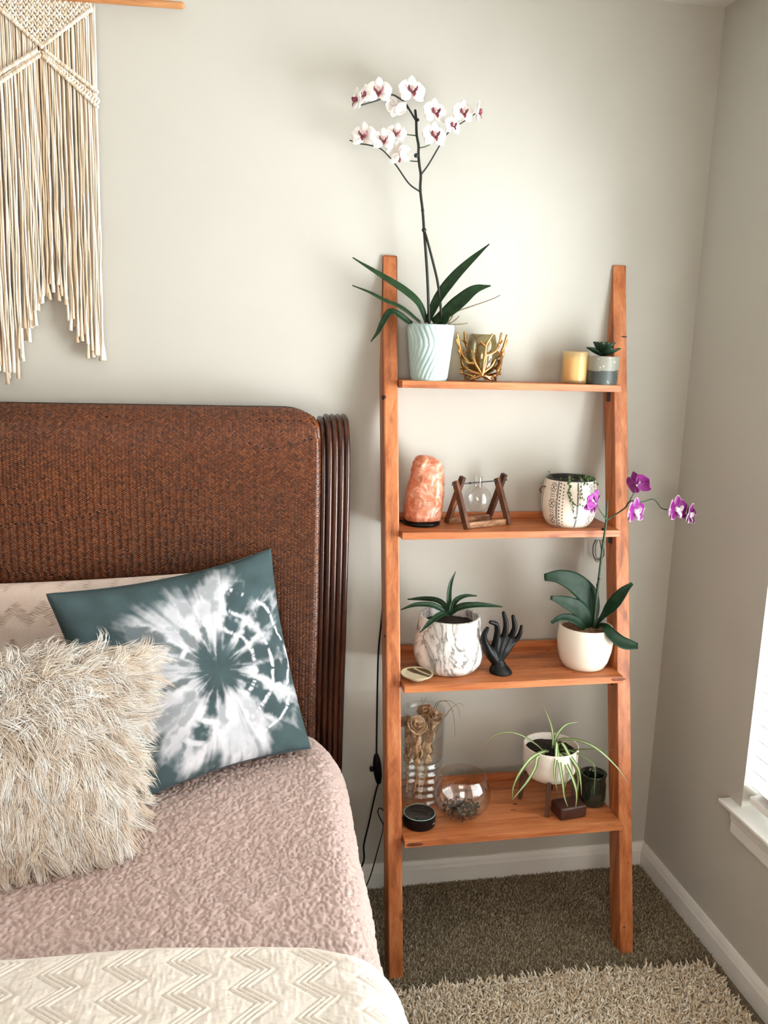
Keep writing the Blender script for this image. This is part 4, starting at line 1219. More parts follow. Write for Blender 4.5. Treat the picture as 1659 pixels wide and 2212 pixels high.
# -- succulent in two-tone pot
Ys = -.088
sx0, sx1 = X(1266, 800, Ys), XR-.0035; sr = (sx1-sx0)/2; sxc = (sx0+sx1)/2
hs = float(at(1298, 770, Ys)[2])-Z1
su = thing('succulent_pot', (sxc, Ys, Z1), 'green succulent rosette in a two tone grey speckled pot beside the yellow candle', 'succulent')
n, m = 96, 40
a2, zq = np.meshgrid(np.linspace(0, 2*PI, n, endpoint=False), np.linspace(0, 1, m), indexing='ij')
rp = sr*(.90+.10*np.sin(np.clip(zq*1.25, 0, 1)*PI/2)**.5)
Vp = np.stack([sxc+rp*np.cos(a2), Ys+rp*np.sin(a2), Z1+.0004+zq*hs], -1).reshape(-1, 3)
cols_ = np.where((zq.ravel()+.015*np.sin(a2.ravel()*2) > .50)[:, None], c3(140, 138, 126)[None], c3(66, 72, 70)[None])
sp = vnoise(Vp, 330, 9); cols_ = np.where(((sp > .72) & (zq.ravel() > .52))[:, None] | (sp > .86)[:, None], c3(222, 214, 200)[None], cols_)
M['speckle'] = dyed('grey_speckled_stoneware', .45, .15, 400)
pot_ = obj('pot', Vp, grid_faces(n, m, True), M['speckle'], su, True, cols_)
mb = MB(); mb.add(*lathe([(sr, hs), (sr*.98, hs+.001), (sr*.9, hs), (sr*.88, hs-.012), (0, hs-.012)], 48, (sxc, Ys, Z1))); mb.add(*lathe([(0, .0005), (sr*.89, .0005)], 48, (sxc, Ys, Z1)))
mb.build('rim', simple('grey_stoneware_rim', srgb(120, 118, 108), .5, .1, 90), su)
V, F = lathe([(sr*.9, hs-.008), (sr*.5, hs-.004), (0, hs-.003)], 30, (sxc, Ys, Z1)); obj('soil', V, F, M['soil'], su)
M['succ'] = simple('blue_green_succulent', srgb(28, 54, 36), .5, .25, 50)
for i in range(17):
    ring = 0 if i < 7 else (1 if i < 13 else 2)
    a_ = i*2.4+ring*.5; el = [.28, .75, 1.15][ring]; L = [.047, .041, .028][ring]
    o0 = np.array([sxc, Ys, Z1+hs+.001])
    dirv = np.array([math.cos(a_)*math.cos(el), math.sin(a_)*math.cos(el), math.sin(el)])
    p1 = o0+dirv*L*.55+np.array([0, 0, .003]); p2 = o0+dirv*L+np.array([0, 0, .009])
    nrm = np.array([-math.cos(a_)*math.sin(el), -math.sin(a_)*math.sin(el), math.cos(el)])
    V, F, tt, s_ = leaf([o0, p1, p2], [.004, .009, .0135, .012, .003], nrm, 10, 7, .28, .0024)
    V[:, 1] = np.minimum(V[:, 1], -.004); 
    V[:, 0] = np.minimum(V[:, 0], XR-.002) if False else V[:, 0]
    obj('leaf', V, F, M['succ'], su)
# ================================================================== second shelf
# -- salt lamp with its cord and switch
Yl = -.078
lx0, lx1 = X(871, 1120, Yl), X(958, 1060, Yl); lxc = float(at(910, 1135, Yl)[0])
zt = float(at(915, 981, Yl)[2]); hl_ = zt-Z2-.010
lamp = thing('salt_lamp', (lxc, Yl, Z2), 'rough pink orange salt crystal lamp on a black base with hanging cord', 'lamp')
V, F = lathe([(0, .0005), (.046, .0005), (.050, .003), (.050, .008), (.046, .0105), (0, .0105)], 40, (lxc, Yl, Z2))
obj('base', V, F, M['black_plastic'], lamp)
# rock: silhouette half-widths by height
sil = [(0, -.036, .030), (.02, -.048, .050), (.10, -.050, .054), (.25, -.047, .056), (.45, -.043, .058), (.55, -.040, .058), (.70, -.036, .058), (.82, -.033, .054), (.90, -.031, .046), (.96, -.026, .033), (.995, -.018, .015), (1.0, -.006, .004)]
sil = np.array(sil); n, m = 150, 120
zq = np.linspace(0, 1, m); xl_ = np.interp(zq, sil[:, 0], sil[:, 1])*.96; xr_ = np.interp(zq, sil[:, 0], sil[:, 2])*.96
a_ = np.linspace(0, 2*PI, n, endpoint=False)
A2, ZZ = np.meshgrid(a_, zq, indexing='ij')
hw_ = (xr_-xl_)/2; mid = (xr_+xl_)/2
sq = (np.abs(np.cos(A2))**5+np.abs(np.sin(A2))**5)**(-1/5)
Vr = np.stack([lxc+mid[None]+hw_[None]*np.cos(A2)*np.minimum(sq, 1.12)/1.0, Yl+hw_[None]*.85*np.sin(A2)*np.minimum(sq, 1.1), Z2+.0095+ZZ*hl_], -1).reshape(-1, 3)
cen = np.array([lxc, Yl, Z2+.09]); dirn = Vr-cen; dirn[:, 2] *= .3; dirn /= np.linalg.norm(dirn, axis=1)[:, None]
# chipped facets: quantised noise plus broad dents
n1 = vnoise(Vr, 26, 71); n2 = vnoise(Vr, 60, 72); n3 = vnoise(Vr, 150, 73)
fac = np.round(n1*2.5)/2.5
disp = .0045*(.5*n1+.5*fac)+.0022*n2+.0008*n3
endz = np.clip(np.minimum(ZZ.ravel()*12, (1-ZZ.ravel())*9+.3), 0, 1)
Vr = Vr+dirn*(disp*endz-.001)[:, None]; Vr[:, 2] = np.maximum(Vr[:, 2], Z2+.0107)
t = NT('himalayan_salt'); v = t.coord(); f = t.noise(v, 22, 6, .65, 1.2); g = t.noise(v, 55, 5, .6)
col = t.ramp(f, [(.28, srgb(168, 92, 60)), (.46, srgb(192, 116, 84)), (.58, srgb(214, 160, 136)), (.74, srgb(238, 214, 200))])
t.base(col); t.bump(g, .5, .003); t.set(Roughness=.3)
t.b.inputs['Subsurface Weight'].default_value = .35; t.b.inputs['Subsurface Radius'].default_value = (.03, .012, .006); t.b.inputs['Subsurface Scale'].default_value = .4; M['salt'] = t.m
obj('crystal', Vr, grid_faces(n, m, True).tolist()+[[i*m+m-1 for i in range(n)], [i*m for i in range(n)][::-1]], M['salt'], lamp)
# cord leaves the base behind the rail and hangs beside it, with an inline switch
cp = [(lxc-.045, Yl+.012, Z2+.006), (XL+RW+.016, -.052, Z2+.005), (XL+RW+.004, -.045, Z2+.004)]
yhang = -.035
cpts = [np.array(q_) for q_ in cp]+[np.array([XL+.02, -.032, Z2+.002]), np.array([XL+.017, -.033, Z2-.05])]+[at(px, py, yhang) for px, py in ((829, 1260), (824, 1340), (818, 1400), (816, 1450), (815, 1500), (814, 1560), (813, 1640))]
V, F = tube(cat(cpts, 80), .0027, 8); obj('cord', V, F, M['black_plastic'], lamp)
s0 = at(813, 1633, yhang); s1 = at(818, 1689, yhang)
P = cat([s0, (s0+s1)/2, s1], 16); rr = .0125*np.sin(np.linspace(.28, PI-.28, 16))**.4
V, F = round_tube(P, rr, 14); V[:, 1] = (V[:, 1]-yhang)*.8+yhang; swc = obj('switch', V, F, M['black_plastic'], lamp)
q_ = at(803, 1661, yhang); V, F = lathe([(0, -.006), (.006, -.004), (.0075, 0), (.006, .004), (0, .006)], 14); obj('dial', V*np.array([.9, 1, 1.5])+q_, F, M['black_plastic'], swc)
cpts = [s1]+[at(px, py, yhang) for px, py in ((812, 1710), (804, 1745), (796, 1782), (786, 1825))]+[at(782, 1870, yhang-.01)]+[np.array([-.985, -.06, .02]), np.array([-1.02, -.09, .006])]
V, F = tube(cat(cpts, 40), .0027, 8); obj('cord', V, F, M['black_plastic'], lamp)

# -- propagation stand: two A-frames, base bars, rod and flask
M['burnt'] = wood('burnt_pine', srgb(40, 22, 14), srgb(92, 54, 32), srgb(142, 92, 58), 'z', .5, 1.4, False)
M['burnt_x'] = wood('burnt_pine_bar', srgb(70, 40, 24), srgb(140, 92, 58), srgb(196, 150, 108), 'x', .5, 1.6, False)
FL_, RL_, FR_ = np.array([-.674, -.152, Z2]), np.array([-.720, -.078, Z2]), np.array([-.543, -.102, Z2])
RR_ = FR_+(RL_-FL_)
ps = thing('propagation_stand', tuple((FL_+RR_)/2), 'burnt pine stand of two A frames holding a round flask on a rod', 'plant stand')
AH = float(at(983, 1033, (FL_[1]+RL_[1])/2)[2])-Z2
lng = (FR_-FL_)/np.linalg.norm(FR_-FL_); up = np.array([0, 0, 1.0])
for a0, b0 in ((FL_, RL_), (FR_, RR_)):
    mid_ = (a0+b0)/2; ap = mid_+up*AH; wv_ = (b0-a0)/np.linalg.norm(b0-a0)
    V, F = bar(a0+up*.002-lng*.0065, ap+wv_*.006-up*.008-lng*.0065, .012, .016, wv_); V[:, 2] = np.maximum(V[:, 2], Z2+.0005); obj('leg', V, F, M['burnt'], ps, False)
    V, F = bar(b0+up*.002+lng*.0065, ap-wv_*.006+up*.004+lng*.0065, .012, .016, wv_); V[:, 2] = np.maximum(V[:, 2], Z2+.0005); obj('leg', V, F, M['burnt'], ps, False)
for a0, b0 in ((FL_, FR_), (RL_, RR_)):
    ins = ((RL_+FL_)/2-a0); ins[2] = 0; ins = ins/np.linalg.norm(ins)*.010 if np.linalg.norm(a0-FL_) < 1e-6 else ins/np.linalg.norm(ins)*.010
    V, F = bar(a0+ins+up*.0085+lng*.001, b0+ins+up*.0085-lng*.001, .012, .016); obj('base_bar', V, F, M['burnt_x'], ps, False)
r0 = (FL_+RL_)/2+up*(AH-.016)-lng*.022; r1 = (FR_+RR_)/2+up*(AH-.014)+lng*.022
V, F = round_tube(cat([r0, r1], 8), .0019, 10); obj('rod', V, F, M['black_metal'], ps)
M['clear'] = glass('clear_glass', (.985, .992, .987, 1), .0, 1.85)
fc0 = r0+(r1-r0)*.50
fcx, fcy = float(at(1034, 1036, fc0[1])[0]), fc0[1]
zn1 = float(at(1034, 1029, fcy)[2]); zn0 = float(at(1034, 1054, fcy)[2]); zb = float(at(1031, 1106, fcy)[2]); Rf = (zn0-zb)/2+.004
V, F = lathe([(0, 0), (Rf*.35, .001)]+[(Rf*math.sin(q), Rf-Rf*math.cos(q)) for q in np.linspace(.5, PI-.36, 18)]+[(.0118, zn0-zb+.004), (.0115, zn1-zb-.003), (.0135, zn1-zb), (.0122, zn1-zb), (.0102, zn1-zb-.003), (.0105, zn0-zb+.003)], 36, (fcx-.001, fcy, zb))
obj('flask', V, F, M['clear'], ps)
for q_ in (-1, 1):
    P = np.array([fcx, fcy, 0])+lng*q_*.0150; k_ = (P-r0)@((r1-r0)/np.linalg.norm(r1-r0)); P = r0+(r1-r0)/np.linalg.norm(r1-r0)*k_
    V, F = lathe([(0, -.003), (.0042, -.002), (.0046, 0), (.0042, .002), (0, .003)], 12); obj('stop', V+P, F, M['black_metal'], ps)
for A0, off in ((FL_, -lng*.0135), (FR_, -lng*.0135)):
    P = (A0+(A0+(RL_-FL_)))/2+up*(AH-.016)+off
    V, F = lathe([(0, -.003), (.0042, -.002), (.0046, 0), (.0042, .002), (0, .003)], 12); obj('stop', V+P, F, M['black_metal'], ps)

# -- patterned pot with trailing plant
Yp = -.104
px0, px1 = X(1173, 1085, Yp), X(1284.5, 1085, Yp); pr_ = (px1-px0)/2; pcx = (px0+px1)/2
hp2 = float(at(1230, 1031, Yp)[2])-Z2
pp = thing('patterned_pot', (pcx, Yp, Z2), 'white pot painted with black crosses, dots and stripes holding a trailing plant', 'potted plant')
n, m = 720, 220
zq = np.linspace(0, 1, m)
prof = np.interp(zq, [0, .04, .15, .35, .5, .65, .85, 1], [.70, .78, .90, .99, 1.0, .99, .94, .87])*pr_
a_ = np.linspace(0, 2*PI, n, endpoint=False); A2, ZZ = np.meshgrid(a_, zq, indexing='ij')
Vp = np.stack([pcx+prof[None]*np.cos(A2), Yp+prof[None]*np.sin(A2), Z2+.0004+ZZ*hp2], -1).reshape(-1, 3)
# print: bands repeat around the pot; s = arc coordinate (mm) at the belly, h = height (mm)
ang0 = -PI/2-1.05
s_ = ((A2-ang0+PI) % (2*PI)-PI)*pr_*1000; h_ = ZZ*hp2*1000
per = 2*PI*pr_*1000/4
sb = (s_+per/2) % per-per/2
ink = np.zeros_like(sb, bool)
hh_ = (h_-2) % 43-21.5
# crosses with chevrons above and below
ad, ah = np.abs(sb), np.abs(hh_)
ink |= (np.abs(ad-ah*.8) < 1.25) & (ah < 10) & (ad < 8.5)
ink |= (np.abs((ah-8.5)-ad*.85) < 1.2) & (ad < 6)
ink |= (np.abs(ad-8.8) < .9) & (ah < 6) & (ah > 1.5)
for dx in (-5.5, -2, 2, 5.5):
    for dh in (18.6, ):
        ink |= ((sb-dx)**2+(ah-dh)**2 < 1.7)
# paired vertical stripes either side
for x in (13.5, 16.5, per/2+11, per/2+14):
    ink |= (np.abs(((sb-x+per/2) % per)-per/2) < 1.0) & (np.abs((h_+x*3) % 62-31) < 29.5)
# dotted column
for x in (22, 31.5):
    dd_ = ((sb-x+per/2) % per)-per/2; dh = (h_+(0 if x < 25 else 3)) % 9.0-4.5
    ink |= ((dd_)**2+(dh*.8)**2 < (1.9 if x < 25 else 1.6)**2)
ink &= (h_ > 3) & (h_ < hp2*1000-5)
cr_ = c3(240, 228, 212); bk = c3(20, 20, 22)
C_ = np.where(ink.ravel()[:, None], bk[None], cr_[None]); C_ = np.where((ZZ.ravel() > .972)[:, None], c3(30, 32, 30)[None], C_)
M['print'] = dyed('hand_painted_ceramic', .45, .05, 300)
obj('pot', Vp, grid_faces(n, m, True), M['print'], pp, True, C_)
mb = MB(); rt = pr_*.87
mb.add(*lathe([(rt, hp2), (rt*.985, hp2+.0015), (rt*.93, hp2), (rt*.91, hp2-.02), (0, hp2-.02)], 64, (pcx, Yp, Z2))); mb.add(*lathe([(0, .0005), (pr_*.70, .0005)], 64, (pcx, Yp, Z2)))
mb.build('rim', simple('dark_glazed_rim', srgb(30, 34, 32), .3, .1, 60), pp)
V, F = lathe([(rt*.92, hp2-.012), (rt*.5, hp2-.006), (0, hp2-.006)], 30, (pcx, Yp, Z2)); V[:, 2] += .002*vnoise(V, 150, 4); obj('soil', V, F, M['soil'], pp)
M['jute'] = simple('jute_twine', srgb(128, 96, 66), .9, .25, 300, .4)
for sx in (-1, 1):
    P = [np.array([pcx+sx*(pr_*.93), Yp, Z2+hp2*q]) for q in (.80,)]
    c0 = np.array([pcx+sx*pr_*.955, Yp+.012, Z2+hp2*.78])
    loop = [c0+np.array([sx*.001, -.014, .004]), c0+np.array([sx*.007, -.006, .002]), c0+np.array([sx*.008, .004, -.008]), c0+np.array([sx*.003, .008, -.016])]
    V, F = round_tube(cat(loop, 20), .0024, 8); obj('handle', V, F, M['jute'], pp)
M['pearl'] = simple('trailing_succulent', srgb(72, 98, 52), .45, .3, 80)
Vb, Fb = lathe([(0, -1), (.6, -.8), (1, 0), (.6, .8), (0, 1)], 8)
g7 = lambda x, y: (1120+x/4.1475, 980+y/4.1475)
def strand(pts, cnt, r_):
    """stem hanging over the rim with beads, follows the pot's front"""
    Q = []
    for q_ in pts:
        P = at(*g7(*q_), Yp); dx = P[0]-pcx; zr = (P[2]-Z2)/hp2
        R_ = float(np.interp(zr, zq, prof))+.0035 if zr < 1 else rt*.97
        for _ in range(3):
            dd = math.sqrt(max(R_*R_-dx*dx, 0)); P = at(*g7(*q_), Yp-dd); dx = P[0]-pcx
        if zr > .99: P[2] = max(P[2], Z2+hp2+.003)
        Q.append(P)
    C2 = cat(Q, 40)
    mb = MB()
    V, F = tube(C2, .0007, 5); mb.add(V, F)
    for i in np.linspace(0, 39, cnt).astype(int):
        o_ = RNG.normal(0, .0022, 3); o_[1] = -abs(o_[1]); rb = r_*RNG.uniform(.7, 1.25)
        mb.add(Vb*np.array([rb, rb*.8, rb*1.15])+C2[i]+o_, Fb)
    mb.build('strand', M['pearl'], pp)
strand([(450, 215), (452, 260), (455, 310), (460, 370), (465, 405)], 16, .0030)
strand([(470, 400), (485, 440), (520, 465), (565, 462)], 8, .0022)
strand([(480, 440), (490, 500), (495, 545), (525, 575)], 9, .0020)
strand([(560, 220), (562, 280), (560, 340), (552, 385), (580, 405)], 11, .0026)
strand([(600, 205), (615, 250), (610, 280)], 7, .0026)
strand([(650, 205), (680, 250), (700, 285)], 9, .0026)
strand([(300, 205), (285, 190), (275, 160)], 4, .0018)
mb = MB()
for i in range(46):
    a0 = RNG.uniform(-2.6, .9); q_ = RNG.uniform(.62, .98); rb = RNG.uniform(.0022, .0036)
    mb.add(Vb*rb+np.array([pcx+rt*q_*math.cos(a0), Yp+rt*q_*math.sin(a0), Z2+hp2+RNG.uniform(-.004, .004)]), Fb)
mb.build('trailing_crown', M['pearl'], pp)
# fine wire bundle hanging under the shelf behind it
M['wire'] = simple('thin_grey_wire', srgb(96, 84, 74), .5, .2, 60)
wb = thing('wire_bundle', tuple(at(1292, 1190, -.02)), 'loose bundle of thin grey wire hanging below the second shelf', 'wire')
for i in range(5):
    w_ = RNG.uniform(8, 15); h2 = RNG.uniform(40, 50); c_ = 1294+RNG.uniform(-3, 3)
    pts = [(c_-w_*.5, 1166), (c_-w_, 1180), (c_-w_*.95, 1200), (c_-w_*.2, 1166+h2), (c_+w_*.7, 1200), (c_+w_*.6, 1180), (c_+w_*.3, 1166)]
    P = cat(tr(pts, -.02, [-.004*i+.003*math.sin(k+i) for k in range(7)]), 40); V, F = tube(P, .0011, 6); V[:, 1] = np.minimum(V[:, 1], -.003); obj('loop', V, F, M['wire'], wb)

# ================================================================== third shelf
# -- marbled pot with aloe
Ym = -.155
mx0, mx1 = X(894, 1410, Ym), X(1041.5, 1410, Ym); mr = (mx1-mx0)/2; mcx = (mx0+mx1)/2
hm = float(at(970, 1328, Ym)[2])-Z3
al = thing('aloe_pot', (mcx, Ym, Z3), 'spiky aloe in a large white and grey marbled pot', 'potted plant')
V, F = lathe([(0, .0005), (mr*.66, .0005), (mr*.80, .005), (mr*.93, .022), (mr*.99, .045), (mr, .062), (mr*.97, .085), (mr*.91, .118), (mr*.86, hm-.003), (mr*.84, hm), (mr*.78, hm), (mr*.76, hm-.003), (mr*.82, hm-.035), (0, hm-.035)], 72, (mcx, Ym, Z3))
t = NT('marbled_ceramic'); v = t.coord((1, 1, .45), rot=(0, .35, .2)); f = t.noise(v, 11, 6, .62, 1.6); v2 = t.coord((1, 1, .25), rot=(.3, -.4, 0)); g = t.noise(v2, 26, 5, .6, .8)
vein = t.ramp(f, [(.40, (0, 0, 0, 1)), (.485, (.55, .55, .55, 1)), (.505, (1, 1, 1, 1)), (.525, (.35, .35, .35, 1)), (.60, (0, 0, 0, 1))])
pat = t.ramp(g, [(.52, (0, 0, 0, 1)), (.70, (.8, .8, .8, 1))])
lowf = t.noise(t.coord(), 9, 3)
gate = t.ramp(lowf, [(.48, (0, 0, 0, 1)), (.62, (1, 1, 1, 1))])
c1 = t.mix(vein, srgb(240, 236, 232), srgb(110, 106, 104))
c2 = t.mix(t.mix(1.0, pat, gate, 'MULTIPLY'), c1, srgb(104, 90, 82))
t.base(c2); t.set(Roughness=.22); M['marble'] = t.m
obj('pot', V, F, M['marble'], al)
V, F = lathe([(mr*.80, hm-.026), (mr*.5, hm-.020), (0, hm-.018)], 40, (mcx, Ym, Z3)); V[:, 2] += .003*vnoise(V, 90, 6); obj('soil', V, F, M['soil'], al)
M['aloe'] = None
t = NT('aloe_skin'); f = t.noise(t.coord((1, 1, 1)), 40, 3); vo = t.n('ShaderNodeTexVoronoi', i_Scale=260.0); t.l(t.coord(), vo.inputs['Vector'])
c1 = t.ramp(f, [(.3, srgb(16, 42, 26)), (.7, srgb(32, 66, 40))]); t.base(t.mix(t.ramp(vo.outputs['Distance'], [(.12, (.55, .55, .55, 1)), (.28, (0, 0, 0, 1))]), c1, srgb(96, 130, 92))); t.set(Roughness=.5, **{'Specular IOR Level': .3}); M['aloe'] = t.m
g8 = lambda x, y: (820+x/4.608, 1200+y/4.608)
def spike(pts, dy, w_, nrm, fold=.55):
    P = [at(*g8(*q_), Ym+d_) for q_, d_ in zip(pts, dy)]
    V, F, tt, s_ = leaf(P, [q_*.00118 for q_ in w_], nrm, 22, 7, fold, .0045); obj('leaf', V, F, M['aloe'], al)
spike([(690, 590), (690, 510), (692, 380), (710, 270), (757, 158)], [0, .0, .0, .002, .006], [5, 6, 5.5, 4, .3], (-.15, -1, .1))
spike([(685, 585), (640, 500), (560, 450), (430, 434), (278, 433)], [0, .015, .03, .045, .055], [5, 7.5, 7, 5, .3], (.1, -.6, .8))
spike([(685, 590), (600, 535), (500, 497), (350, 496), (212, 537)], [0, -.005, -.01, -.012, -.012], [5, 7.5, 7, 5, .3], (.1, -.6, .8))
spike([(680, 590), (620, 590), (540, 640), (470, 700), (402, 765)], [0, -.025, -.055, -.075, -.085], [5, 7, 7.5, 5.5, .3], (-.3, -.7, .6))
spike([(700, 580), (740, 480), (790, 430), (870, 402), (970, 398)], [0, .015, .03, .045, .055], [4, 6.5, 6, 4, .3], (-.1, -.6, .8))
spike([(700, 585), (790, 510), (890, 480), (990, 472)], [0, .0, .01, .02], [4, 6, 5, 3, .3], (-.1, -.6, .8))
spike([(700, 590), (790, 530), (930, 500), (1080, 500), (1225, 507)], [0, -.012, -.02, -.02, -.02], [5, 7.5, 7.5, 5, .3], (-.1, -.6, .8))
spike([(705, 560), (715, 490), (740, 432)], [-.008, -.008, -.006], [4, 4, 2.5, .3], (-.2, -1, .1))

# -- little agate dish on a foot
Yd = -.222
dcx = X(901, 1452, Yd); dr_ = (X(936, 1452, Yd)-X(867, 1452, Yd))/2
di = thing('agate_dish', (dcx, Yd, Z3), 'small cream and brown shallow dish at the left end of the third shelf', 'dish')
n, m = 120, 16
prof_ = [(.0, .0125), (.4, .0122), (.8, .0135), (.97, .0165), (1.0, .0175), (1.0, .0155), (.9, .0105), (.55, .0085), (.5, .0080), (.48, .0035), (.50, .0005), (0, .0005)]
V, F = lathe([(q*dr_, z_) for q, z_ in prof_], n, (dcx, Yd, Z3))
rel = (V-np.array([dcx, Yd, Z3]))/dr_
dirx = .8*rel[:, 0]+.6*rel[:, 1]
br_ = sstep(.12, .2, dirx+.08*np.sin(rel[:, 1]*3))*(1-sstep(.42, .48, dirx))+sstep(.6, .66, dirx)
br_ = np.clip(br_, 0, 1)*(rel[:, 2]*dr_ > .0118)*(np.hypot(rel[:, 0], rel[:, 1]) < .985)
C_ = c3(214, 206, 172)[None]*(1-br_)[:, None]+c3(96, 72, 46)[None]*br_[:, None]
# resample finer so that the bands stay crisp
_pp = np.array([(q*dr_, z_) for q, z_ in prof_]); _L = np.r_[0, np.cumsum(np.linalg.norm(np.diff(_pp, axis=0), axis=1))]; pr2 = np.stack([np.interp(np.linspace(0, _L[-1], 70), _L, _pp[:, q]) for q in (0, 1)], -1); V, F = lathe(pr2, n, (dcx, Yd, Z3))
rel = (V-np.array([dcx, Yd, Z3]))/dr_; dirx = .8*rel[:, 0]+.5*rel[:, 1]
br_ = sstep(.02, .08, dirx+.10*np.sin(rel[:, 1]*3))*(1-sstep(.36, .42, dirx))+sstep(.50, .56, dirx)
idx = np.tile(np.arange(70), n); br_ = np.clip(br_, 0, 1)*(idx < 27)
obj('dish', V, F, dyed('agate_glaze', .3), di, True, c3(214, 206, 172)[None]*(1-br_)[:, None]+c3(96, 72, 46)[None]*br_[:, None])

# -- black mannequin hand
Yh = -.205
h0 = at(1081, 1460, Yh); hcx = float(h0[0])
def hp_(x, y, d_=0.0): return at(*g8(x, y), Yh+d_)
pieces = []
def cap_(pts, rads, n=14):
    P = cat(pts, n); R_ = np.interp(np.linspace(0, 1, n), np.linspace(0, 1, len(rads)), rads)
    pieces.append(round_tube(P, R_, 14))
K = .00119/4.608
# wrist and flared foot
wx = hp_(1168, 1060)[0]
zb0 = Z3+.0006
prof_ = [(0, 0), (118*K, 0), (119*K, .003), (108*K, .010), (78*K, .022), (62*K, .034), (58*K, .044), (62*K, .054), (64*K, .062), (40*K, .066), (0, .068)]
V, F = lathe(prof_, 40, (hp_(1203, 1200)[0], Yh, zb0))
sh_ = np.clip((V[:, 2]-zb0)/.045, 0, 1); V[:, 0] += (wx-hp_(1203, 1200)[0])*sh_; V[:, 1] = Yh+(V[:, 1]-Yh)*(1-.2*sh_)
pieces.append((V, F))
# palm as overlapping metacarpal rays
cap_([hp_(1165, 1050), hp_(1150, 960), hp_(1170, 820, -.004)], [.0145, .0150, .0098])
cap_([hp_(1168, 1050), hp_(1185, 940), hp_(1240, 800, -.002)], [.0145, .0150, .0098])
cap_([hp_(1170, 1050), hp_(1220, 950), hp_(1300, 815, .0)], [.0140, .0140, .0090])
cap_([hp_(1172, 1050), hp_(1240, 960), hp_(1335, 850, .002)], [.0140, .0130, .0085])
cap_([hp_(1160, 1050), hp_(1100, 970, -.006), hp_(1060, 890, -.012)], [.0145, .0150, .0105])
# thumb, index curled towards it, middle, ring, little finger
cap_([hp_(1075, 920, -.010), hp_(1045, 850, -.016), hp_(1040, 790, -.020), hp_(1072, 728, -.022)], [.0112, .0092, .0080, .0060], 18)
cap_([hp_(1165, 830, -.004), hp_(1172, 740, -.010), hp_(1158, 682, -.016), hp_(1105, 664, -.022)], [.0098, .0080, .0070, .0054], 18)
cap_([hp_(1240, 815, -.002), hp_(1256, 730, -.006), hp_(1256, 660, -.006), hp_(1234, 572, -.004)], [.0098, .0080, .0072, .0052], 18)
cap_([hp_(1300, 820, .0), hp_(1330, 760, -.004), hp_(1345, 700, -.005), hp_(1328, 605, -.003)], [.0090, .0078, .0070, .0050], 18)
cap_([hp_(1320, 860, .002), hp_(1372, 820, .0), hp_(1400, 770, -.002), hp_(1413, 705, -.002)], [.0085, .0070, .0062, .0046], 18)
mb = MB()
for V, F in pieces: mb.add(V, F)
t = NT('matte_black_resin'); f = t.noise(t.coord(), 80, 2); t.base(t.ramp(f, [(.3, (.003, .0034, .0034, 1)), (.7, (.005, .0056, .0056, 1))])); t.set(Roughness=.42, **{'Specular IOR Level': .22}); M['hand'] = t.m
hand = mb.build('hand_ornament', M['hand'], None, True, loc=(hcx, Yh, Z3))
rm = hand.modifiers.new('r', 'REMESH'); rm.mode = 'VOXEL'; rm.voxel_size = .0013
sm = hand.modifiers.new('s', 'SMOOTH'); sm.factor = .5; sm.iterations = 7
evaluated(hand)
tag(hand, 'matte black mannequin hand ornament with raised fingers beside the marbled pot', 'ornament')

# -- white pot with purple orchid
Yw = -.180
wx0, wx1 = X(1214.5, 1395, Yw), X(1325.5, 1395, Yw); wr = (wx1-wx0)/2; wcx = (wx0+wx1)/2
if wcx+wr > XR-.002: wcx = XR-.002-wr
hw2 = float(at(1270, 1349, Yw)[2])-Z3
po = thing('purple_orchid_plant', (wcx, Yw, Z3), 'purple orchid with a leaning stem in a glossy cream pot on the third shelf', 'orchid')
M['cream_gloss'] = simple('glossy_cream_ceramic', srgb(240, 230, 214), .15, .02, 20)
V, F = lathe([(0, .0005), (wr*.68, .0005), (wr*.76, .004), (wr*.88, .022), (wr*.97, .050), (wr, .075), (wr*.985, .098), (wr*.95, hw2-.002), (wr*.93, hw2), (wr*.89, hw2-.001), (wr*.88, hw2-.004), (wr*.90, hw2-.02), (0, hw2-.02)], 64, (wcx, Yw, Z3)); obj('pot', V, F, M['cream_gloss'], po)
V, F = lathe([(wr*.9, hw2-.012), (wr*.5, hw2-.008), (0, hw2-.006)], 40, (wcx, Yw, Z3)); V[:, 2] += .004*vnoise(V, 110, 8); obj('bark', V, F, M['bark'], po)
ld = lambda pts, dy, w_, nr, fold=.15: add_leaf(po, pts, Yw, dy, w_, nr, M['leaf_dark'], 26, fold, .0026)
ld([(1280, 1356), (1274, 1296), (1246, 1262), (1210, 1246), (1176, 1247)], [0, .0, -.005, -.01, -.01], [8, 18, 24, 23, 17, 7], (-.1, -1, .25), .08)
ld([(1272, 1356), (1255, 1320), (1228, 1303), (1190, 1291)], [-.01, -.02, -.03, -.035], [9, 17, 18, 13, 4], (-.1, -1, .35), .10)
ld([(1264, 1356), (1240, 1338), (1213, 1334), (1191, 1345)], [-.02, -.03, -.04, -.045], [7, 10, 10, 7, 3], (0, -.9, .5), .15)
ld([(1285, 1352), (1309, 1323), (1328, 1300), (1348, 1276), (1366, 1260)], [0, -.020, -.045, -.060, -.065], [4, 5, 12, 14, 11, 3], (-.5, -.8, .2), .1)
ld([(1288, 1354), (1306, 1352), (1322, 1371), (1344, 1388), (1378, 1396)], [-.02, -.050, -.072, -.080, -.080], [7, 10, 14, 15, 13, 6], (.2, -.85, .5), .12)
stp = [(1283, 1357), (1288, 1296), (1294, 1247), (1302, 1180), (1309, 1130), (1312, 1083)]
stem(po, stp, Yw-.01, .0036, .0030, M['stem_green'], [0, -.006, -.012, -.02, -.028, -.032], n=60)
stem(po, [(1287, 1357), (1291, 1300), (1290, 1262)], Yw-.006, .003, .0026, M['stem'], [0, -.005, -.01])
Yb2 = Yw-.04
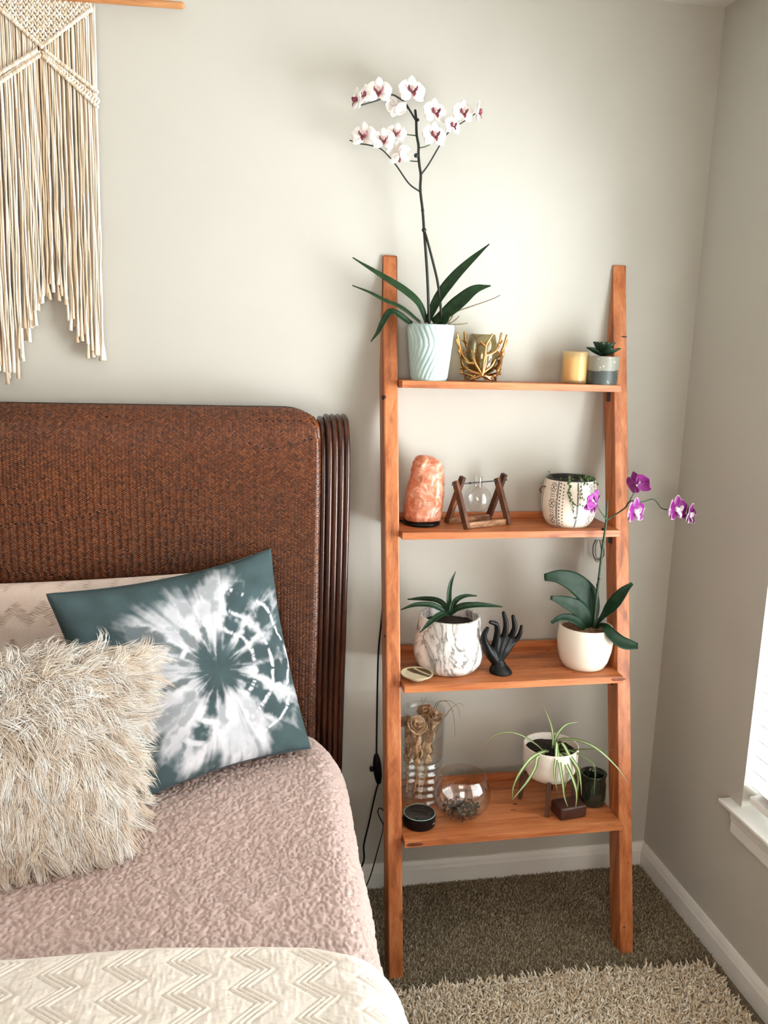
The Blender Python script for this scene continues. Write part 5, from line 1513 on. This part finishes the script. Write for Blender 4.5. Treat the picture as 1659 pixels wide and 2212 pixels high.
stem(po, [(1310, 1124), (1332, 1110), (1351, 1096), (1361, 1083), (1388, 1084), (1412, 1079), (1428, 1097), (1441, 1101)], Yb2, .0023, .0014, M['stem_green'], [0, -.006, -.012, -.016, -.018, -.018, -.018, -.018], 'branch', 60)
stem(po, [(1310, 1122), (1298, 1106), (1291, 1093)], Yb2, .002, .0012, M['stem_green'], [0, -.005, -.01], 'branch')
stem(po, [(1357, 1088), (1362, 1078), (1371, 1062)], Yb2-.016, .0016, .001, M['stem_green'], None, 'branch')
for q_, r_ in (((1302, 1143), .0045), ((1294, 1250), .004)):
    P = at(*q_, Yb2+.012); V, F = lathe([(0, -1), (.8, -.6), (1, 0), (.8, .6), (0, 1)], 10); obj('node', V*r_+P, F, M['stem'], po)
flower(po, 1286, 1088, Yb2-.018, 31, -140, 10, -20, 'Q', .25)
flower(po, 1376, 1048, Yb2-.022, 30, 125, 20, 20, 'Q', .25)
flower(po, 1369, 1104, Yb2-.022, 31, 30, 0, 0, 'P', .15)
flower(po, 1459, 1100, Yb2-.020, 32, 24, 5, 0, 'P', .2)
flower(po, 1485, 1112, Yb2-.012, 28, 42, 0, 10, 'P', .35)
# ================================================================== bottom shelf
# -- ribbed glass vase with dried wood roses
Yv = -.132
v0 = at(911, 1733, Yv); vx1 = X(956.5, 1600, Yv); vcx = max(X(911, 1640, Yv), XL+RW+.0625+.002); vr = .0590
hv = float(at(915, 1531, Yv)[2])-Z4
hv = min(hv, Z3-TH-Z4-.012)
va = thing('glass_vase', (vcx, Yv, Z4), 'tall clear glass vase with ribbed lower half on the bottom shelf', 'vase')
pf = [(0, .0005), (vr*.86, .0005), (vr*.95, .004)]
for z_ in np.linspace(.006, .135, 60):
    pf.append((vr*(.945+.055*math.cos((z_-.006)/.021*2*PI)), z_))
pf += [(vr*.98, .142), (vr, .15), (vr, hv-.002), (vr*.99, hv), (vr*.965, hv-.001), (vr*.962, .15)]
for z_ in np.linspace(.135, .012, 50):
    pf.append((vr*(.91+.05*math.cos((z_-.006)/.021*2*PI)), z_))
pf += [(vr*.85, .008), (0, .008)]
V, F = lathe(pf, 56, (vcx, Yv, Z4)); obj('vessel', V, F, M['clear'], va)
t = NT('dried_wood_petal'); f = t.noise(t.coord((60, 60, 200)), 1.5, 4)
t.base(t.ramp(f, [(.3, srgb(158, 118, 82)), (.5, srgb(202, 166, 126)), (.7, srgb(232, 206, 172))])); t.set(Roughness=.7); M['dried'] = t.m
M['twig'] = simple('dry_twig', srgb(120, 92, 64), .9, .25, 80)
g9 = lambda x, y: (820+x/5.821, 1480+y/5.821)
def clampv(P, m_=.004):
    d = P[..., :2]-np.array([vcx, Yv]); L = np.linalg.norm(d, axis=-1, keepdims=True); lim = vr*.93-m_
    k = np.where(L > lim, lim/np.maximum(L, 1e-9), 1.0)
    Q = P.copy(); Q[..., :2] = np.array([vcx, Yv])+d*k; return Q
def rose(px, py, dy, rpx, tilt, az, base_px, label=None, nturn=9):
    c_ = at(*g9(px, py), Yv+dy); R_ = rpx*.00120/5.821*1.16
    ro = thing('wood_rose', tuple(c_), label, 'dried flower', 'dried wood roses in the vase')
    T_ = np.array(Matrix.Rotation(az, 3, 'Z') @ Matrix.Rotation(tilt, 3, 'X'))
    for i in range(nturn):
        q = (i+1)/nturn; rr_ = R_*(.16+.84*q); a0 = i*2.1; span = 2.2 if i > 1 else 4.5
        n, m = 14, 8
        aa = np.linspace(a0, a0+span, n); hz = np.linspace(0, 1, m)
        A2, H2 = np.meshgrid(aa, hz, indexing='ij')
        flare = rr_*(.62+.38*H2**1.6)+.06*R_*H2**6
        hgt = R_*(.95-.35*q)*H2*(.72+.28*np.sin(np.linspace(.15, PI-.15, n))[:, None])-R_*.45*q*0
        L = np.stack([flare*np.cos(A2), flare*np.sin(A2), hgt-R_*.35], -1)
        Lo = np.stack([(flare-.0011)*np.cos(A2), (flare-.0011)*np.sin(A2), hgt-R_*.35], -1)
        k = n*m
        Vq = np.vstack([L.reshape(-1, 3), Lo.reshape(-1, 3)])@T_.T+c_
        F = grid_faces(n, m).tolist()+(grid_faces(n, m, flip=True)+k).tolist()
        for j in range(n-1): F.append([j*m+m-1, (j+1)*m+m-1, (j+1)*m+m-1+k, j*m+m-1+k])
        for j in range(m-1): F.append([j, j+1, j+1+k, j+k]); e = (n-1)*m; F.append([e+j, e+j+k, e+j+1+k, e+j+1])
        obj('petal', Vq, F, M['dried'], ro)
    V, F = lathe([(0, -1.2*R_), (.25*R_, -1.0*R_), (.55*R_, -.6*R_), (.62*R_, -.35*R_), (0, -.3*R_)], 14); obj('calyx', V@T_.T+c_, F, M['dried'], ro)
    b_ = at(*g9(*base_px), Yv+dy*.3); b_[2] = max(b_[2], Z4+.012); b_ = clampv(b_[None])[0]
    s_ = c_+T_@np.array([0, 0, -1.1*R_]); P = clampv(cat([s_, (s_*.5+b_*.5)+np.array([.003, 0, .0]), b_], 20))
    V, F = round_tube(P, np.linspace(.0042, .0026, 20), 8); obj('stem', V, F, M['dried'], ro)
    # dry leaves wrapped round the stem
    for i in range(11):
        q = .04+.055*i; p0 = P[int(q*19)]; a0 = i*2.3+az
        d_ = np.array([math.cos(a0), math.sin(a0), 0])
        pts = clampv(np.array([p0, p0+d_*.010+np.array([0, 0, .008]), p0+d_*.014+np.array([0, 0, .022]), p0+d_*.011+np.array([0, 0, .036])]))
        V, F, tt, ss_ = leaf(pts, [.004, .011, .013, .009, .001], d_*.8+np.array([0, 0, .3]), 10, 5, -.3, .0011); V = clampv(V); obj('husk', V, F, M['dried'], ro)
rose(465, 500, -.028, 118, .75, .1, (500, 1380), 'largest dried wood rose facing forward in the glass vase')
rose(575, 325, .022, 92, .45, -.9, (430, 1370), 'dried wood rose at the back of the glass vase, highest one', 8)
rose(705, 400, -.004, 104, .40, .7, (520, 1370), 'dried cup shaped wood rose on the right in the glass vase', 8)
rose(335, 470, .012, 84, .55, -.6, (340, 1340), 'dried wood rose tucked beside the ladder rail in the glass vase', 8)
gr = thing('dry_grass', (vcx, Yv, Z4+.16), 'thin dry grass blades rising from the vase of wood roses', 'dried grass')
for pts in ([(560, 700), (545, 400), (530, 270), (532, 150)], [(580, 700), (548, 400), (545, 260), (585, 150)], [(640, 620), (760, 470), (830, 390), (890, 310), (980, 235), (1030, 235), (1065, 275)], [(620, 620), (700, 250), (820, 200), (880, 250), (925, 370), (943, 500), (945, 650)], [(640, 640), (720, 260), (860, 195), (960, 250), (1000, 330), (1010, 400)], [(700, 600), (870, 320), (905, 300), (930, 330)]):
    P = cat([at(*g9(*q_), Yv-.012) for q_ in pts], 30); P[:, 2] = np.minimum(P[:, 2], Z3-TH-.004); V, F = tube(P, np.linspace(.0011, .0004, 30), 5); obj('blade', V, F, M['twig'], gr)

# -- round glass bowl with dark potpourri
Yg = -.243
bx0, bx1 = X(935, 1722, Yg), X(1057, 1722, Yg); bR = (bx1-bx0)/2; bcx = (bx0+bx1)/2
hb_ = float(at(997, 1672, Yg)[2])-Z4
bw = thing('glass_bowl', (bcx, Yg, Z4), 'round clear fishbowl of dark potpourri on the bottom shelf', 'bowl')
ro_ = .060; zc_ = .064
def bprof(R_, lo, hi): return [(R_*math.sin(q), zc_-R_*math.cos(q)*(zc_-.001)/R_ if math.cos(q) > 0 else zc_-R_*math.cos(q)*(hb_-zc_)/(R_*abs(math.cos(hi)))) for q in np.linspace(lo, hi, 34)]
hi_ = PI-math.asin(ro_/bR)
V, F = lathe([(0, .0008), (.022, .0008)]+bprof(bR, .42, hi_)+[(ro_-.001, hb_+.001)]+bprof(bR-.0025, .42, hi_)[::-1]+[(0, .006)], 60, (bcx, Yg, Z4)); obj('glass', V, F, M['clear'], bw)
M['potp'] = simple('dark_dried_leaf', srgb(44, 48, 44), .8, .5, 120)
M['potp2'] = simple('pale_dried_chip', srgb(170, 150, 116), .8, .3, 120)
mbs = [MB(), MB()]
for i in range(210):
    a_ = RNG.uniform(0, 2*PI); q = math.sqrt(RNG.random())*.048; z_ = .010+RNG.random()**1.3*(.040-.3*q)
    lim = math.sqrt(max((bR-.005)**2-(z_-zc_)**2, 1e-6))*.92; q = min(q, lim-.010)
    c_ = np.array([bcx+q*math.cos(a_), Yg+q*math.sin(a_), Z4+z_]); d_ = RNG.normal(0, 1, 3); d_[2] = abs(d_[2])*.9; d_ /= np.linalg.norm(d_); nr = RNG.normal(0, 1, 3)
    L = RNG.uniform(.007, .014); V, F, tt, s_ = leaf([c_-d_*L*.5, c_+RNG.normal(0, .0015, 3), c_+d_*L*.5], [.001, .004, .0045, .003, .0005], nr, 6, 3, .4, .0008)
    V[:, 2] = np.maximum(V[:, 2], Z4+.0085)
    dd = V[:, :2]-np.array([bcx, Yg]); LL = np.linalg.norm(dd, axis=1); lm = np.sqrt(np.maximum((bR-.006)**2-(V[:, 2]-Z4-zc_)**2, 1e-6))*.95; V[:, :2] = np.array([bcx, Yg])+dd*np.minimum(1, lm/np.maximum(LL, 1e-6))[:, None]
    mbs[1 if i % 15 == 0 else 0].add(V, F)
for mb_, mt in zip(mbs, (M['potp'], M['potp2'])):
    o = mb_.build('potpourri', mt, bw); tag(o, kind='stuff')

# -- black puck speaker
Ye = -.262
ex0, ex1 = X(871.5, 1770, Ye), X(939.5, 1770, Ye); er = (ex1-ex0)/2; ecx = (ex0+ex1)/2; he = .033
sp_ = thing('smart_speaker', (ecx, Ye, Z4), 'small black puck shaped speaker at the left front of the bottom shelf', 'speaker')
V, F = lathe([(0, .0005), (er*.95, .0005), (er, .003), (er, he-.0025), (er*.995, he-.001)], 64, (ecx, Ye, Z4)); obj('body', V, F, M['black_plastic'], sp_)
V, F = lathe([(er*.995, he-.001), (er*.985, he), (er*.94, he+.0002), (er*.93, he-.0006)], 64, (ecx, Ye, Z4)); obj('light_ring', V, F, simple('teal_grey_ring', srgb(120, 150, 148), .3, .05, 30), sp_)
V, F = lathe([(er*.93, he-.0006), (er*.90, he-.0016), (0, he-.0016)], 64, (ecx, Ye, Z4)); obj('top_plate', V, F, simple('gloss_black_top', (.004, .004, .005, 1), .12, .1, 40), sp_)
for a_, q in ((-2.1, .55), (1.1, .6), (-.4, .62), (2.7, .6)):
    V, F = lathe([(0, .0006), (.0025, .0006), (.0028, 0)], 10); obj('button', V+np.array([ecx+er*q*math.cos(a_), Ye+er*q*math.sin(a_), Z4+he-.0016]), F, simple('button_grey', (.02, .02, .02, 1), .3, .1, 40), sp_)
a_ = -.75; V, F = box((0, 0, 0), (.009, .0014, .004), np.array([[-math.sin(a_), math.cos(a_), 0], [math.cos(a_), math.sin(a_), 0], [0, 0, 1]]).T, .0004); obj('badge', V+np.array([ecx+er*math.cos(a_), Ye+er*math.sin(a_), Z4+.014]), F, simple('grey_print', (.12, .12, .12, 1), .4, .05, 40), sp_)
q0 = np.array([ecx-er*.98, Ye+.012, Z4+.012])
pts = [q0, q0+np.array([-.008, .004, 0]), np.array([XL+RW*.5, yfront(Z4)+DR+.012, Z4+.012])]+[at(px, py, -.19) for px, py in ((822, 1745), (816, 1753), (821, 1768), (828, 1785))]+[np.array([XL+.02, -.10, .20]), np.array([XL-.005, -.07, .06]), np.array([XL-.06, -.10, .010]), np.array([XL-.14, -.17, .006])]
V, F = tube(cat(pts, 70), .0017, 7); obj('cord', V, F, M['black_plastic'], sp_)

# -- spider plant in a white pot on a wooden stand
Yq_ = -.205
sx0_, sx1_ = X(1134.5, 1607, Yq_), X(1246, 1607, Yq_); sR = (sx1_-sx0_)/2; scx = (sx0_+sx1_)/2
zr_ = float(at(1190, 1607, Yq_)[2]); zb_ = float(at(1192, 1690, Yq_-.045)[2])-.002; hp3 = zr_-zb_
spd = thing('spider_plant', (scx, Yq_, Z4), 'variegated spider plant in a white pot on a wooden stand, bottom shelf', 'potted plant')
M['white_matte'] = simple('matte_white_ceramic', srgb(234, 226, 214), .6, .05, 60, .1)
V, F = lathe([(0, 0), (sR*.70, 0), (sR*.80, .004), (sR*.93, .022), (sR*.99, .045), (sR, hp3-.002), (sR*.985, hp3), (sR*.95, hp3-.001), (sR*.94, hp3-.004), (sR*.93, hp3-.024), (0, hp3-.024)], 60, (scx, Yq_, zb_)); obj('pot', V, F, M['white_matte'], spd)
V, F = lathe([(sR*.935, hp3-.020), (sR*.5, hp3-.014), (0, hp3-.012)], 44, (scx, Yq_, zb_)); V[:, 2] += .004*vnoise(V, 120, 9); obj('soil', V, F, M['soil'], spd)
M['walnut'] = wood('walnut_stand', srgb(48, 28, 18), srgb(78, 48, 32), srgb(104, 68, 46), 'z', .5, 1.3, False)
for a_ in (-1.95, -.45, 1.05, 2.75):
    d_ = np.array([math.cos(a_), math.sin(a_), 0]); tg = np.array([-d_[1], d_[0], 0])
    c_ = np.array([scx, Yq_, 0])
    poly = [(sR*.42, zb_-.002), (sR*.42, zb_-.012), (sR*.78, zb_-.018), (sR*.93, Z4+.0005), (sR*1.07, Z4+.0005), (sR*1.02, zb_+.014), (sR*.955, zb_+.014), (sR*.90, zb_-.002)]
    V, F = prism(poly, tg*.012, c_-tg*.006, d_, (0, 0, 1), .001); V[:, 2] = np.maximum(V[:, 2], Z4+.0004); obj('stand_leg', V, F, M['walnut'], spd, False)
g10 = lambda x, y: (1020+x/4.366, 1500+y/4.366)
M['varieg'] = dyed('striped_spider_leaf', .45)
def blade(pts, dy, wpx, nrm=(0, -.9, .4)):
    P = [at(*g10(*q_), Yq_+d_) for q_, d_ in zip(pts, dy)]
    w_ = wpx*.00122
    V, F, tt, s_ = leaf(P, [w_*.7, w_, w_, w_*.85, w_*.55, .0002], nrm, 28, 9, .25, .0007)
    wh = (1-sstep(.28, .45, np.abs(tt)))*.9+.5*sstep(.85, 1.0, np.abs(tt))*0
    C_ = c3(84, 116, 58)[None]*(1-wh)[:, None]+c3(206, 212, 160)[None]*wh[:, None]
    if wpx < 2.3: C_ = c3(96, 112, 60)[None]*np.ones((len(V), 1))
    V[:, 2] = np.maximum(V[:, 2], Z4+.001)
    obj('leaf', V, F, M['varieg'], spd, True, C_)
cz_ = (755, 540)
blade([cz_, (765, 440), (755, 330), (725, 230), (678, 125)], [0, .0, .005, .01, .015], 3.3, (-.3, -.9, .2))
blade([(765, 520), (785, 420), (830, 340), (900, 280), (1000, 260)], [0, .005, .01, .02, .02], 3.6, (-.3, -.8, .4))
blade([(740, 545), (670, 530), (600, 470), (450, 380), (310, 358), (190, 400), (105, 508)], [0, -.01, -.015, -.015, -.01, -.01, -.01], 2.6, (.1, -.5, .9))
blade([(770, 520), (820, 432), (950, 425), (1080, 460), (1200, 530), (1310, 630), (1400, 730), (1470, 840)], [0, -.02, -.05, -.08, -.10, -.11, -.115, -.12], 3.2, (-.1, -.6, .8))
blade([(740, 548), (680, 540), (560, 600), (450, 740), (390, 870), (378, 995)], [-.01, -.035, -.065, -.08, -.082, -.082], 4.2, (-.2, -.8, .5))
blade([(700, 560), (620, 590), (595, 690), (520, 820), (440, 920), (375, 1000)], [-.02, -.058, -.072, -.082, -.085, -.085], 3.8, (-.2, -.9, .3))
blade([(760, 520), (795, 450), (792, 600), (775, 740), (803, 915)], [-.01, -.045, -.072, -.078, -.078], 4.3, (0, -1, .1))
blade([(765, 530), (800, 520), (830, 680), (855, 850), (870, 970), (912, 1085)], [-.012, -.055, -.078, -.085, -.088, -.09], 3.8, (0, -1, .2))
blade([(770, 545), (830, 560), (900, 690), (960, 830), (985, 950), (972, 1105)], [-.012, -.055, -.076, -.085, -.09, -.092], 4.6, (.2, -.9, .2))
blade([(770, 530), (840, 458), (920, 580), (1000, 700), (1022, 820), (1032, 960)], [-.01, -.045, -.068, -.076, -.08, -.08], 3.9, (.2, -.9, .3))
blade([(770, 545), (880, 530), (1000, 520), (1160, 515), (1250, 524), (1330, 526)], [0, -.02, -.045, -.065, -.07, -.075], 1.8, (0, -.5, .9))
blade([(775, 545), (860, 520), (990, 555), (1100, 620), (1150, 670), (1160, 760), (1148, 940)], [0, -.03, -.055, -.068, -.074, -.076, -.076], 2.2, (.1, -.8, .5))
blade([(800, 560), (860, 640), (900, 760), (870, 885)], [-.03, -.060, -.072, -.075], 3.0, (.1, -.9, .2))
blade([(800, 550), (900, 570), (970, 680), (1000, 800), (985, 960)], [-.03, -.058, -.070, -.076, -.078], 3.4, (.2, -.9, .2))

# -- dark brown block
bx_c = onz(1231, 1762, Z4)
t_b = (X(1264, 1750, -.29)-X(1199, 1750, -.29))
M['brown_block'] = simple('dark_brown_leather', srgb(64, 34, 24), .45, .2, 60)
V, F = box((X(1232, 1752, -.285), -.272, Z4+.0185), (t_b*.94, .058, .036), np.array([[.985, -.17, 0], [.17, .985, 0], [0, 0, 1]]), .007, 4)
o = obj('brown_box', V, F, M['brown_block'], None, True, loc=(X(1232, 1752, -.285), -.272, Z4)); tag(o, 'small dark brown rounded box in front of the spider plant', 'box')

# -- dark green glass jar
Yj = -.222
jx0, jx1 = X(1258.5, 1720, Yj), X(1315.5, 1690, Yj); jr = (jx1-jx0)/2; jcx = min((jx0+jx1)/2, XR-.002-jr)
hj = float(at(1288, 1668, Yj)[2])-Z4
V, F = lathe([(0, .0005), (jr*.86, .0005), (jr*.97, .005), (jr, .02), (jr*.97, .06), (jr*.90, hj-.016), (jr*.93, hj-.006), (jr*.97, hj-.001), (jr*.93, hj), (jr*.74, hj-.003), (jr*.66, hj-.014), (jr*.7, hj-.03), (jr*.8, .02), (0, .014)], 56, (jcx, Yj, Z4))
t = NT('dark_green_glass'); f = t.noise(t.coord(), 45, 4, .6, .5); t.base(t.ramp(f, [(.35, (.006, .012, .009, 1)), (.7, (.030, .036, .022, 1))])); t.set(Roughness=.08, IOR=1.55); M['green_glass'] = t.m
o = obj('green_jar', V, F, M['green_glass'], None, True, loc=(jcx, Yj, Z4)); tag(o, 'glossy dark green glass jar beside the right rail on the bottom shelf', 'jar')
